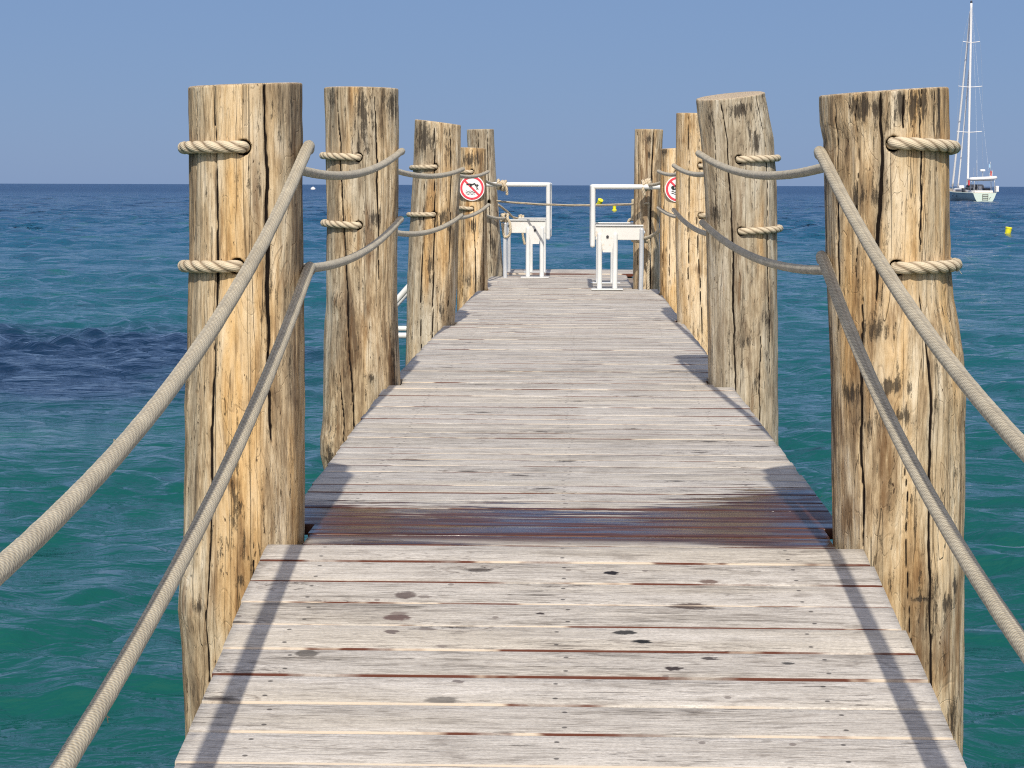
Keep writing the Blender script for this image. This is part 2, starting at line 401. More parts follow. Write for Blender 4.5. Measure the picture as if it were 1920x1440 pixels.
GL['L2'] = Post('log post with big bulging knots and brown stains, second from the camera on the left', 9.30,
    [(167, 609, 748), (260, 610.5, 748), (420, 613, 745), (560, 612, 744), (640, 608, 747), (720, 607.5, 750), (790, 606, 748), (820, 602, 747), (850, 602, 746), (890, 610, 746)],
    166, 168, 0., cracks=[(633, 175, 668, 880, .0028, .010), (704, 180, 712, 520, .0028, .010), (640, 700, 652, 860, .002, .006)],
    marks=[('k', 735, 195, 22, 40, 1.5), ('k', 680, 210, 14, 60, 1.3), ('k', 622, 185, 12, 25, 1.3), ('b', 690, 460, 26, 60, 1.3), ('m', 700, 405, 20, 40, .012), ('k', 705, 410, 10, 16, 1.4), ('o', 633, 566, 15, 19, .012),
           ('b', 690, 580, 28, 90, .8), ('b', 735, 690, 16, 80, .9), ('o', 697, 705, 11, 12, .008), ('k', 620, 845, 14, 30, 1.3), ('m', 612, 835, 20, 26, .01), ('g', 622, 420, 16, 200, .9), ('b', 640, 800, 20, 60, .7), ('k', 738, 640, 10, 80, .9),('b',660,640,16,90,.9)],
    holes=[(674, 295), (674, 422)], seed=2, fine=True, mat=post_material('knotty_log_wood', 2, .35, .45, .6))
GL['L3'] = Post('greyish log post with mouldy black slanted top, third from the camera on the left', 13.30,
    [(230, 778, 864), (320, 775, 863), (420, 769, 860), (520, 764, 857), (600, 762, 852), (680, 760, 850)],
    225, 236, 0., cracks=[(815, 240, 812, 660, .003, .01), (845, 240, 840, 600, .0025, .008), (796, 330, 790, 660, .002, .006)],
    marks=[('k', 795, 260, 22, 30, 1.7), ('k', 842, 300, 10, 60, .9), ('k', 830, 410, 12, 16, 1.7), ('k', 806, 495, 4, 26, 1.8), ('g', 770, 450, 9, 200, 1.), ('k', 845, 430, 8, 12, 1.4), ('k', 827, 590, 8, 30, .8), ('g', 800, 290, 26, 60, .8)],
    holes=[(817, 313), (814, 402)], seed=3, mat=post_material('pale_log_wood', 3, .45, .5, .35))
GL['L4'] = Post('short orange log post carrying the no-diving sign', 17.70,
    [(278, 861, 911), (400, 860, 913), (500, 858, 914), (590, 857, 914)],
    277, 279, 0., cracks=[(889, 380, 894, 590, .003, .01), (905, 285, 908, 580, .003, .01), (870, 300, 868, 560, .002, .006)],
    marks=[('k', 884, 300, 16, 14, 1.6), ('k', 889, 422, 9, 14, 1.9), ('h', 893, 460, 14, 60, 1.), ('b', 907, 490, 5, 80, 1.3), ('k', 880, 525, 20, 16, .9)],
    holes=[(885, 322), (885, 391)], seed=4, mat=post_material('orange_log_wood', 4, .85, .05, .2))
GL['L5'] = Post('weathered grey log post at the far left end of the pier', 20.50,
    [(243, 875, 926), (320, 879, 930), (420, 888, 937), (500, 893, 943), (530, 895, 944)],
    244, 243, 0., cracks=[(897, 250, 906, 515, .004, .012), (915, 250, 922, 515, .003, .008)],
    marks=[('g', 900, 350, 60, 300, 1.2), ('k', 926, 455, 5, 10, 1.5), ('b', 905, 440, 8, 40, 1.)],
    holes=[(918, 379)], seed=5, mat=post_material('grey_log_wood', 5, .05, 1.0, .35))
GL['R1'] = Post('massive stained log post nearest on the right, ragged scar near its foot', 5.26,
    [(172, 1538, 1776), (225, 1541, 1777), (260, 1548, 1778), (360, 1550, 1779), (480, 1552, 1780), (560, 1555, 1787), (610, 1556, 1797), (660, 1557, 1805), (740, 1559, 1811), (800, 1560, 1808), (1000, 1563, 1804), (1300, 1564, 1806), (1390, 1565, 1804)],
    182, 166, 0.02, cracks=[(1650, 172, 1644, 560, .0036, .014), (1612, 560, 1614, 1030, .0026, .010), (1728, 170, 1723, 470, .0018, .008), (1724, 560, 1741, 1390, .0028, .010), (1692, 180, 1693, 240, .0022, .008), (1571, 190, 1575, 620, .0022, .008), (1755, 170, 1759, 330, .0014, .005), (1696, 870, 1697, 1390, .0013, .005), (1606, 180, 1604, 520, .0010, .004)],
    marks=[('k', 1620, 195, 30, 22, 1.5), ('k', 1700, 205, 34, 40, 1.6), ('k', 1762, 200, 14, 50, 1.2), ('k', 1610, 370, 16, 26, 1.5), ('k', 1636, 370, 8, 14, 1.3), ('k', 1560, 600, 9, 500, .8), ('b', 1585, 750, 14, 260, 1.0), ('k', 1600, 740, 26, 22, 1.3), ('k', 1662, 722, 22, 14, 1.5),
           ('k', 1687, 775, 20, 14, 1.2), ('k', 1630, 790, 30, 18, 1.0), ('b', 1590, 980, 22, 50, 1.5), ('h', 1690, 460, 26, 160, .8), ('g', 1650, 420, 18, 300, .5), ('b', 1780, 330, 20, 90, .8), ('h', 1780, 640, 26, 90, .8), ('k', 1790, 1100, 10, 16, 1.8), ('k', 1782, 1135, 20, 18, 1.4),
           ('b', 1770, 1230, 26, 70, 1.2), ('k', 1785, 1350, 18, 40, 1.2), ('g', 1560, 800, 8, 400, 1.), ('m', 1808, 730, 20, 60, .006), ('b', 1700, 1080, 34, 50, .6), ('m', 1735, 1085, 22, 34, .006), ('k', 1722, 1117, 18, 5, 1.3), ('h', 1770, 1020, 22, 60, 1.0), ('b',1660,880,30,140,.7),('k',1640,620,30,20,.8),('b',1665,600,24,120,.6)],
    holes=[(1671, 269), (1678, 501)], seed=6, fine=True, mat=post_material('stained_log_wood', 6, .55, .3, .45), zlow=-.66)
GL['R2'] = Post('pale grey-beige log post with slanted sawn top, second from the camera on the right', 9.42,
    [(185, 1306, 1434), (260, 1314, 1450), (350, 1321, 1456), (480, 1325, 1457), (620, 1328, 1459), (720, 1329, 1459), (860, 1329, 1460)],
    187.5, 174, .115, cracks=[(1352, 190, 1377, 760, .003, .010), (1418, 180, 1443, 700, .0022, .007), (1425, 620, 1425, 830, .002, .006), (1335, 200, 1340, 500, .0012, .004)],
    marks=[('k', 1385, 200, 30, 14, 1.3), ('k', 1330, 210, 14, 40, .7), ('k', 1415, 265, 12, 24, 1.2), ('k', 1340, 400, 14, 16, 1.1), ('b', 1390, 470, 12, 70, 1.), ('k', 1436, 600, 16, 18, 1.3), ('k', 1400, 640, 12, 14, 1.2), ('g', 1380, 400, 70, 260, .8), ('g', 1380, 700, 70, 200, .8)],
    holes=[(1384, 299), (1388, 433)], seed=7, fine=True, mat=post_material('bleached_log_wood', 7, .15, .8, .25))
GL['R3'] = Post('bright yellow clean log post, third from the camera on the right', 13.66,
    [(214, 1268, 1352), (480, 1267, 1352), (605, 1270, 1354), (700, 1271, 1355)],
    213, 216, 0., cracks=[(1291, 220, 1292, 560, .0022, .007), (1306, 400, 1318, 680, .002, .006)],
    marks=[('h', 1290, 480, 40, 300, .9), ('b', 1279, 265, 7, 8, 1.3), ('b', 1308, 505, 12, 12, 1.3), ('g', 1270, 500, 6, 300, 1.)],
    holes=[(1312, 311), (1313, 404)], seed=8, mat=post_material('yellow_log_wood', 8, .55, .05, .05))
GL['R4'] = Post('orange log post carrying the no-swimming sign', 17.05,
    [(278, 1238, 1296), (450, 1237, 1296), (600, 1237, 1298)],
    280, 278, 0., cracks=[(1244, 285, 1243, 590, .003, .01), (1256, 400, 1255, 600, .002, .006)],
    marks=[('h', 1262, 420, 18, 200, 1.), ('k', 1245, 284, 9, 8, 1.4), ('b', 1250, 590, 12, 26, 1.2), ('k', 1249, 468, 3, 5, 1.5)],
    holes=[(1267, 325), (1267, 405)], seed=9, mat=post_material('amber_log_wood', 9, .9, .05, .2))
GL['R5'] = Post('brown and grey log post at the far right end of the pier', 18.10,
    [(243, 1190, 1243), (330, 1190, 1240), (420, 1188, 1236), (560, 1187, 1236)],
    243, 244, 0., cracks=[(1224, 250, 1221, 545, .006, .016), (1196, 250, 1195, 500, .002, .006)],
    marks=[('g', 1233, 400, 8, 300, 1.), ('b', 1208, 400, 12, 200, .9), ('k', 1217, 262, 6, 10, 1.5), ('k', 1217, 290, 3, 6, 1.7)],
    holes=[], seed=10, mat=post_material('brown_log_wood', 10, .5, .3, .5))
# the pair beside the camera that the near ropes come from
GL['L0'] = Post('log post at the shoreward foot of the ramp, left side', 1.00,
    [(-1200, -2150, -1050), (3000, -2150, -1050)], -900, -880, 0., seed=11, mat=GL['L1'].o.data.materials[0], zlow=-1.2)
GL['R0'] = Post('log post at the shoreward foot of the ramp, right side', 1.00,
    [(-1200, 3700, 4850), (3000, 3700, 4850)], -900, -880, 0., seed=12, mat=GL['R1'].o.data.materials[0], zlow=-1.2)
for k in ('L0', 'R0'):
    pass

# ------------------------------------------------------------------ pier deck
RAMP_Y = 5.03; SL = 0.143
def zdeck(y): return 0.0 if y > RAMP_Y else -SL * (RAMP_Y - y)
def rp(px, py):
    Y = F * (HC + SL * RAMP_Y) / (py - 347.5 + SL * F); return ((px - 1083) / F * Y, Y)
def board_material(name, ramp):
    n = NT(name); c = n.coord(); x, y, z = n.xyz(c)
    brd, bv, tone = n.attr('brd'), n.attr('bv'), n.attr('tone')
    off = n.mul(brd, 53.)
    vb = n.comb(n.add(x, off), n.add(y, n.mul(off, .37)), off)
    fine = n.noise(n.map(vb, (16, 190, 1)), 1, 5, .7)
    grain = n.noise(n.map(vb, (2.6, 62, 1)), 1, 6, .66, 1.0)
    blot = n.noise(n.map(vb, (4, 14, 1)), 1, 4, .6)
    t = n.add(n.add(n.mul(fine, .45), n.mul(grain, .30)), n.add(n.mul(blot, .25), n.mul(n.sub(tone, .5), .06)))
    base = n.ramp(t, [(.36, (.12, .105, .088)), (.42, (.35, .32, .28)), (.47, (.52, .485, .432)), (.54, (.61, .572, .512)), (.64, (.76, .715, .65))])
    warm = n.rng(n.noise(n.map(vb, (.8, 6, 1), (3, 1, 2)), 1, 3), .45, .7)
    base = n.mix(n.mul(warm, .45), base, n.mix(1., base, (.97, .92, .80), 'MULTIPLY'))
    # cathedral grain lines
    cg = n.noise(n.map(vb, (1.1, 13, 1), (2, 2, 2)), 1, 2, .4, .3)
    fr = n.m_('ABSOLUTE', n.sub(n.m_('FRACT', n.mul(cg, 26.)), .5))
    cl = n.mul(n.rng(fr, 0., .16, 1, 0), n.rng(n.noise(n.map(vb, (1.5, 9, 1), (8, 1, 1)), 1, 2), .42, .62))
    base = n.mix(n.mul(cl, .50), base, (.16, .135, .115))
    # short dark checks along the grain
    ck = n.noise(n.map(vb, (13, 170, 1), (5, 5, 5)), 1, 4, .6)
    ckm = n.rng(n.noise(n.map(vb, (2.5, 12, 1), (1, 5, 9)), 1, 2), .45, .65)
    chk = n.mul(n.rng(ck, .59, .66), ckm)
    base = n.mix(n.mul(chk, .8), base, (.07, .05, .04))
    # dirt blotches
    db = n.noise(n.map(vb, (7, 22, 1), (9, 9, 1)), 1, 5, .7)
    base = n.mix(n.mul(n.rng(db, .54, .70), .5), base, (.17, .14, .115))
    sk = n.noise(n.map(vb, (120, 320, 1), (2, 9, 5)), 1, 3, .7)
    base = n.mix(n.mul(n.rng(sk, .38, .60, 1, 0), .36), base, (.24, .215, .185))
    # knots
    vd, vc = n.vor(n.map(vb, (2.0, 5.0, 0), (4, 4, 0)), 1)
    vs = n.xyz(vc)[0]
    kn = n.mul(n.rng(n.add(vd, n.mul(n.sub(fine, .5), .14)), .03, .085, 1, 0), n.m_('GREATER_THAN', vs, .74))
    kr = n.mul(n.rng(n.m_('ABSOLUTE', n.sub(vd, .15)), .0, .02, 1, 0), n.m_('GREATER_THAN', vs, .74))
    base = n.mix(n.mul(kn, .85), base, (.05, .038, .032)); base = n.mix(n.mul(kr, .4), base, (.16, .12, .09))
    ft = n.mul(n.rng(vd, .06, .34, 1, 0), n.m_('GREATER_THAN', vs, .66))
    fc = n.noise(n.map(vb, (22, 70, 1), (6, 6, 6)), 1, 5, .7, 1.5)
    base = n.mix(n.mul(n.mul(ft, n.rng(fc, .54, .60)), .85), base, (.06, .045, .04))
    # red-brown damp creeping in from the board edges
    eb = n.m_('ABSOLUTE', n.sub(bv, .5)); er = n.noise(n.map(vb, (3.2, 9, 1), (1, 8, 8)), 1, 5, .65)
    ee = n.mul(n.rng(n.add(eb, n.mul(n.sub(er, .5), .55)), .545, .60), n.rng(n.noise(n.map(vb, (1.1, 3, 1), (1, 2, 0)), 1, 2), .50, .62))
    base = n.mix(n.mul(ee, .7), base, (.19, .085, .055))
    # small splash spots
    vd2, vc2 = n.vor(n.map(c, (9, 9, 1)), 1); vs2 = n.xyz(vc2)[1]
    spot = n.mul(n.rng(vd2, .05, .075, 1, 0), n.m_('GREATER_THAN', vs2, .93))
    base = n.mix(n.mul(spot, .6), base, (.13, .10, .09))
    # screws over the joists
    for xj in (-.60, -.03, .50):
        dx = n.m_('DIVIDE', n.add(n.sub(x, xj), n.mul(n.sub(tone, .5), .03)), .0050)
        for v in (.22, .76):
            dv = n.m_('DIVIDE', n.mul(n.sub(bv, v), .142), .0042)
            dd = n.add(n.mul(dx, dx), n.mul(dv, dv))
            base = n.mix(n.mul(n.rng(dd, .5, 1.6, 1, 0), .8), base, (.045, .04, .04))
    spn = n.noise(n.map(c, (45, 110, 1)), 1, 3, .6)
    xw = n.add(x, n.mul(n.sub(spn, .5), .026)); yw = n.add(y, n.mul(n.sub(n.noise(n.map(c, (60, 60, 1), (5, 5, 0)), 1, 3), .5), .018))
    if ramp:   # individual drips, knots and crevices the near boards show
        for (px, py, a, b, col, s) in [(758, 1125, .021, .020, (.12, .09, .08), .9), (742, 1170, .026, .017, (.13, .085, .075), .95), (745, 1162, .016, .010, (.20, .16, .14), .8), (795, 1128, .012, .009, (.2, .17, .15), .8),
                (731, 1198, .014, .010, (.14, .11, .1), .9), (798, 1192, .016, .010, (.2, .17, .15), .8), (828, 1225, .012, .008, (.2, .17, .15), .8), (1150, 1079, .015, .012, (.02, .018, .02), 1.), (1176, 1196, .022, .013, (.03, .03, .03), .95),
                (1209, 1213, .021, .011, (.02, .02, .02), 1.), (1270, 1263, .016, .010, (.03, .02, .02), .95), (1338, 1243, .018, .009, (.05, .04, .04), .9), (1014, 1160, .009, .007, (.03, .02, .02), .95), (1300, 1142, .045, .022, (.05, .025, .018), .85),
                (568, 1240, .020, .018, (.08, .07, .06), .8), (828, 1328, .03, .016, (.10, .09, .08), .75), (1486, 1251, .011, .008, (.04, .04, .04), .9), (1336, 1094, .022, .014, (.10, .05, .035), .8), (858, 1292, .012, .008, (.16, .13, .12), .8)]:
            X0, Y0 = rp(px, py)
            ax = n.m_('DIVIDE', n.sub(xw, X0), a * 1.1); ay = n.m_('DIVIDE', n.sub(yw, Y0), b)
            dd = n.add(n.add(n.mul(ax, ax), n.mul(ay, ay)), n.add(n.mul(n.sub(blot, .5), 2.0), n.mul(n.sub(spn, .5), 2.2 if s > .82 else 1.)))
            base = n.mix(n.mul(n.rng(dd, .6, 1.5, 1, 0), s), base, col)
    # sawn faces of the boards: fresh cream wood, red-brown where damp
    ny = n.xyz(n.geo('Normal'))[1]
    side = n.rng(ny, -.30, -.62)
    edn = n.noise(n.map(vb, (2.2, 6, 6), (0, 0, 3)), 1, 4, .6)
    damp = n.rng(y, 3.2, 4.7, .04, .17); damp = n.add(damp, n.rng(y, 6.4, 5.6, .0, .12)) if not ramp else damp
    edge = n.mix(n.rng(n.add(edn, damp), .62, .67), (.60, .51, .40), (.11, .035, .02))
    base = n.mix(n.mul(side, n.rng(n.noise(n.map(vb, (3, 3, 3), (1, 2, 7)), 1, 4), .36, .50)), base, edge)
    rough = .82
    hh = n.add(n.add(n.mul(fine, .6), n.mul(grain, .8)), n.add(n.mul(chk, -.8), n.mul(kn, -.5)))
    if not ramp:
        # puddle band at the foot of the flat deck
        up = n.add(5.74, n.rng(x, .10, .62, 0., .42)); up = n.add(up, n.rng(x, -.45, -.7, 0., .12))
        strk = n.noise(n.map(vb, (2.6, 30, 1), (2, 6, 6)), 1, 4, .6)
        lead = n.sub(up, y)
        wet = n.rng(n.add(lead, n.add(n.mul(n.sub(strk, .5), 1.1), n.mul(n.sub(blot, .5), .5))), .0, .12)
        fst = n.rng(y, 5.10, 5.22); mid = n.mul(n.sub(1., fst), n.rng(n.noise(n.map(c, (1.7, 9, 1), (.4, 0, 0)), 1, 4), .40, .56, 0, .85))
        wet = n.mul(wet, n.sub(1., mid))
        wc = n.mix(n.rng(grain, .38, .60), (.040, .013, .009), (.130, .055, .034))
        deb = n.noise(n.map(c, (26, 60, 1)), 1, 4, .6); debm = n.rng(n.noise(n.map(c, (4, 10, 1), (3, 3, 3)), 1, 2), .45, .6)
        wc = n.mix(n.mul(n.rng(deb, .62, .67), debm), wc, (.008, .006, .005))
        pud = n.rng(n.noise(n.map(vb, (2.5, 20, 1), (7, 7, 7)), 1, 4, .6), .42, .56)
        wc = n.mix(n.mul(pud, .6), wc, (.022, .010, .009)); base = n.mix(wet, base, wc)
        r_ = n.add(.82, n.mul(wet, n.add(-.40, n.mul(pud, -.28)))); rough = n.add(r_, n.mul(n.mul(n.sub(fine, .5), wet), .25))
        hh = n.mul(hh, n.sub(1., n.mul(wet, .70)))
        n.set(IOR=1.45)
        n.put(n.b.inputs['Specular IOR Level'], n.add(.25, n.mul(wet, n.mul(pud, .38))))
    else:
        n.b.inputs['Specular IOR Level'].default_value = .25
    n.set(Base_Color=base, Roughness=rough, Normal=n.bump(hh, .7, .004))
    return n.m
matF = board_material('weathered_boards', False); matR = board_material('weathered_ramp_boards', True)
timber = NT('under_timber')
tcn = timber.noise(timber.map(timber.coord(), (3, 3, 30)), 1, 5, .6)
timber.set(Base_Color=timber.ramp(tcn, [(.3, (.16, .12, .09)), (.7, (.34, .28, .22))]), Roughness=.85)
timber = timber.m

walk = empty('pier_walkway', (0, 0, 0), 'long walkway of bleached grey cross boards running out to sea', 'pier')
def scribe(y, ks, sgn, e):
    for k in ks:
        p = GL[k]; r = float(p.cr(0)) + .006; dy = max(0., abs(y - p.Yc) - .073)
        if dy < r:
            x = float(p.cx(0)) + sgn * (math.sqrt(r * r - dy * dy) + .006 + (.006 if 5.08 < y < 5.2 else 0)); e = max(e, x) if sgn > 0 else min(e, x)
    return e
def left_edge(y):
    return scribe(y, ('L0', 'L1', 'L2', 'L3', 'L4', 'L5'), 1, float(np.interp(y, [0, 3.8, 5, 6.4, 9, 22], [-.706, -.723, -.745, -.768, -.822, -.826])))
def right_edge(y):
    e = float(np.interp(y, [0, 3.8, 4.95, 5.05, 6, 22], [.718, .707, .689, .676, .672, .662]))
    if y > GL['R5'].Yc: e = min(e, float(GL['R5'].cx(0)) - float(GL['R5'].cr(0)) - .005)
    return scribe(y, ('R0', 'R1', 'R2', 'R3', 'R4', 'R5'), -1, e)
def boards(name, y0, y1, pitch, mat, parent, xl=left_edge, xr=right_edge, dz=0., gap=.0065, slope=None, thick=.028):
    V = []; Fs = []; br = []; bvv = []; tn = []; nx = 56
    y = y0; k = 0; sgn = 1 if y1 > y0 else -1
    while (y1 - y) * sgn > pitch * .5:
        a, b = (y, y + pitch - gap) if sgn > 0 else (y - pitch + gap, y)
        L, Rt = xl((a + b) / 2) - random.uniform(-.001, .005), xr((a + b) / 2) + random.uniform(-.001, .005)
        rb = random.random(); tone = random.random(); zt = random.uniform(-.0012, .0012); tw = random.uniform(-.0012, .0012); cup = random.uniform(-.0006, .0016)
        ja, jb = random.uniform(-.0015, .0015), random.uniform(-.0015, .0015)
        prof = [(0, -thick, 0), (0, -.0042, .0), (.0012, -.0012, .02), (.0042, 0, .04), (.25, None, .25), (.5, None, .5), (.75, None, .75), (-.0042, 0, .96), (-.0012, -.0012, .98), (0, -.0042, 1.), (0, -thick, 1.)]
        base = len(V); xs = np.linspace(L, Rt, nx)
        wa = .0022 * fbm(xs * 2.2, k * 3.3, 0, 3, 3) + .0007 * vnoise(xs * 17, k * 1.7, 0, 4) + ja; wb = .0022 * fbm(xs * 2.2, k * 3.3, 9, 3, 3) + jb
        for i, X in enumerate(xs):
            A_, B_ = a + wa[i], b + wb[i]
            for q, (py, pz, v) in enumerate(prof):
                if q < 4: yy = A_ + py
                elif q > 6: yy = B_ + py
                else: yy = A_ + (B_ - A_) * v
                zz = zdeck(yy) + dz + zt + tw * X + (pz if pz is not None else 0) + (cup * (1 - (2 * v - 1) ** 2))
                V.append((X, yy, zz)); br.append(rb); bvv.append(v); tn.append(tone)
        m = len(prof)
        for i in range(nx - 1):
            for q in range(m - 1):
                p = base + i * m + q; Fs.append([p, p + m, p + m + 1, p + 1])
        Fs.append([base + q for q in range(m)]); e = base + (nx - 1) * m; Fs.append([e + q for q in range(m - 1, -1, -1)])
        for i in range(0):
            pass
        y += pitch * sgn; k += 1
    o = mesh(name, V, Fs, mat, parent, True, {'brd': br, 'bv': bvv, 'tone': tn})
    return o
boards('deck_boards', 5.088, 20.72, .1465, matF, walk)
boards('ramp_boards', 5.078, -1.6, .1452, matR, walk)
boards('end_boards', 20.76, 21.75, .1465, matF, walk, xl=lambda y: -.80, xr=lambda y: .66, dz=.012)
def box(V, Fs, x0, x1, y0, y1, z0, z1, zf=None):
    b = len(V)
    for (x, y, z) in ((x0, y0, z0), (x1, y0, z0), (x1, y1, z0), (x0, y1, z0), (x0, y0, z1), (x1, y0, z1), (x1, y1, z1), (x0, y1, z1)):
        V.append((x, y, z + (zf(y) if zf else 0)))
    Fs += [[b, b + 3, b + 2, b + 1], [b + 4, b + 5, b + 6, b + 7], [b, b + 1, b + 5, b + 4], [b + 1, b + 2, b + 6, b + 5], [b + 2, b + 3, b + 7, b + 6], [b + 3, b, b + 4, b + 7]]
for x0 in (-.64, -.06, .46):
    V, Fs = [], []; box(V, Fs, x0, x0 + .07, RAMP_Y + .01, 21.7, -.20, -.031); box(V, Fs, x0, x0 + .07, -1.5, RAMP_Y, -.20, -.031, zdeck)
    mesh('joist', V, Fs, timber, walk, False)
for k in ('L1', 'L2', 'L3', 'L4', 'L5'):
    yc = GL[k].Yc; V, Fs = [], []; box(V, Fs, -.66, .62, yc - .05, yc + .05, -.40, -.203); mesh('cross_beam', V, Fs, timber, walk, False)
for (a, b) in ((P(926, 512, 20.55), .11), (P(1210, 530, 18.45), .10)):
    V, Fs = [], []; box(V, Fs, a.x, a.x + b, a.y, a.y + .5, -.055, .022); mesh('timber_block', V, Fs, timber, walk, False)

# ------------------------------------------------------------------ ropes
def sleeve_material():
    n = NT('woven_rope_sleeve'); c = n.coord(); u, v = n.attr('u'), n.attr('v')
    rib = n.m_('SINE', n.add(n.mul(u, 6.2832 / .0085), n.mul(n.noise(c, 60, 2), 2.5)))
    wv = n.m_('SINE', n.add(n.mul(v, 6.2832 * 9), n.mul(u, 300.)))
    fz = n.noise(c, 700, 3, .7); bl = n.noise(c, 14, 4, .6)
    t = n.add(n.add(n.mul(rib, .13), n.mul(wv, .07)), n.add(n.mul(fz, .55), n.mul(bl, .45)))
    base = n.ramp(t, [(.2, (.17, .14, .09)), (.5, (.44, .375, .255)), (.75, (.68, .60, .43))])
    n.set(Base_Color=base, Roughness=.95, Normal=n.bump(n.add(n.add(n.mul(rib, .30), n.mul(wv, .15)), n.mul(fz, 1.)), .8, .0016))
    n.b.inputs['Specular IOR Level'].default_value = .1
    n.b.inputs['Sheen Weight'].default_value = .25
    return n.m
def twist_material():
    n = NT('twisted_rope_fibre'); c = n.coord(); u, v = n.attr('u'), n.attr('v')
    fb = n.m_('SINE', n.add(n.mul(v, 6.2832 * 22), n.mul(u, -500.)))
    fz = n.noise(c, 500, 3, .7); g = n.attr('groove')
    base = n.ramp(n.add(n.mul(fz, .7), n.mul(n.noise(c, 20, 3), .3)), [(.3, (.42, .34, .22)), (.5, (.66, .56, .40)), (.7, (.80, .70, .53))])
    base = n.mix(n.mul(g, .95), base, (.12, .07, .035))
    n.set(Base_Color=base, Roughness=.9, Normal=n.bump(n.add(n.mul(fb, .35), n.mul(fz, .8)), .7, .0012))
    n.b.inputs['Specular IOR Level'].default_value = .1
    return n.m
M_SL, M_TW = sleeve_material(), twist_material()
def resample(pts, step):
    pts = [Vector(p) for p in pts]; out = []
    n = len(pts)
    for i in range(n - 1):
        p0 = pts[max(i - 1, 0)]; p1 = pts[i]; p2 = pts[i + 1]; p3 = pts[min(i + 2, n - 1)]
        m = max(2, int((p2 - p1).length / step))
        for k in range(m):
            t = k / m
            out.append(.5 * ((2 * p1) + (p2 - p0) * t + (2 * p0 - 5 * p1 + 4 * p2 - p3) * t * t + (3 * p1 - p0 - 3 * p2 + p3) * t ** 3))
    out.append(pts[-1]); return np.array([list(p) for p in out])
def sweep(name, pts, r, mat, parent, step=.01, seg=16, twist=0, taper=None, fuzz=.0, u0=0., extra_attr=True):
    C = resample(pts, step); T = np.gradient(C, axis=0); T /= np.linalg.norm(T, axis=1)[:, None] + 1e-12
    L = np.concatenate([[0], np.cumsum(np.linalg.norm(np.diff(C, axis=0), axis=1))])
    up = np.array([0, 0, 1.]) if abs(T[0][2]) < .9 else np.array([1., 0, 0])
    N = [];  nrm = up - T[0] * up.dot(T[0]); nrm /= np.linalg.norm(nrm)
    for t in T:
        nrm = nrm - t * nrm.dot(t); nrm /= np.linalg.norm(nrm); N.append(nrm)
    N = np.array(N); B = np.cross(T, N); th = np.linspace(0, 2 * math.pi, seg, endpoint=False)
    TH, LL = np.meshgrid(th, L)
    if twist:
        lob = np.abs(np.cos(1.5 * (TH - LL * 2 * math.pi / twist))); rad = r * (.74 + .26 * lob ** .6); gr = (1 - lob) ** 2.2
    else:
        rad = r * (1 + .035 * fbm(LL * 22, np.sin(TH) * .8, np.cos(TH) * .8, 3, 2)) + fuzz * vnoise(LL * 300, TH * 5, 0, 2); gr = TH * 0
    V = C[:, None, :] + rad[..., None] * (np.cos(TH)[..., None] * N[:, None, :] + np.sin(TH)[..., None] * B[:, None, :])
    n = len(C); V = V.reshape(-1, 3)
    i = np.arange(n - 1)[:, None]; j = np.arange(seg)[None, :]; jn = (j + 1) % seg
    q = np.stack(np.broadcast_arrays(i * seg + j, i * seg + jn, (i + 1) * seg + jn, (i + 1) * seg + j), -1).reshape(-1, 4).tolist()
    # rounded ends
    V = np.concatenate([V, [C[0] - T[0] * r * .5], [C[-1] + T[-1] * r * .5]])
    for jj in range(seg):
        q.append([n * seg, (jj + 1) % seg, jj]); q.append([n * seg + 1, (n - 1) * seg + jj, (n - 1) * seg + (jj + 1) % seg])
    at = None
    if extra_attr:
        z2 = [0, 0]
        at = {'u': np.concatenate([LL.ravel() + u0, z2]), 'v': np.concatenate([TH.ravel() / 6.28318, z2]), 'groove': np.concatenate([gr.ravel(), z2])}
    return mesh(name, V, q, mat, parent, True, at)
RS = .0143; RT = .0152
def wrap(post, side, z0, z1, a0, a1, rr, n=14):
    """points round the back of a post; side=+1: from its +X face round the back to -X, then the front"""
    out = []
    for i in range(n + 1):
        a = a0 + (a1 - a0) * i / n; t = (a - 90) / 270; z = z0 + (z1 - z0) * t - .035 * math.exp(-((a - 180) / 40) ** 2)
        rad = float(post.cr(z)) + rr; A = math.radians(a) * side
        out.append((float(post.cx(z)) + rad * math.sin(A), post.Yc - rad * math.cos(A), z))
    return out
def span(A, B, sag, n=12, bend=0):
    A, B = Vector(A), Vector(B)
    return [A.lerp(B, t) - Vector((0, 0, 4 * sag * t * (1 - t))) for t in (i / n for i in range(n + 1))]
def knot(name, c, r_ring, axis, parent, turns=3, rr=.014, seed=1, spread=.03):
    """turns of twisted rope round a rail with a crossing turn"""
    rg = random.Random(seed); c = Vector(c); ax = Vector(axis).normalized()
    u = ax.orthogonal().normalized(); v = ax.cross(u); pts = []
    for i in range(turns * 10 + 1):
        a = i / 10 * 2 * math.pi; t = i / (turns * 10) - .5
        rad = r_ring * (1 + rg.uniform(-.12, .22)); off = math.sin(t * 7) * spread
        pts.append(c + u * math.cos(a) * rad + v * math.sin(a) * rad + ax * off)
    return sweep(name, pts, rr, M_TW, parent, .006, 10, twist=.07)
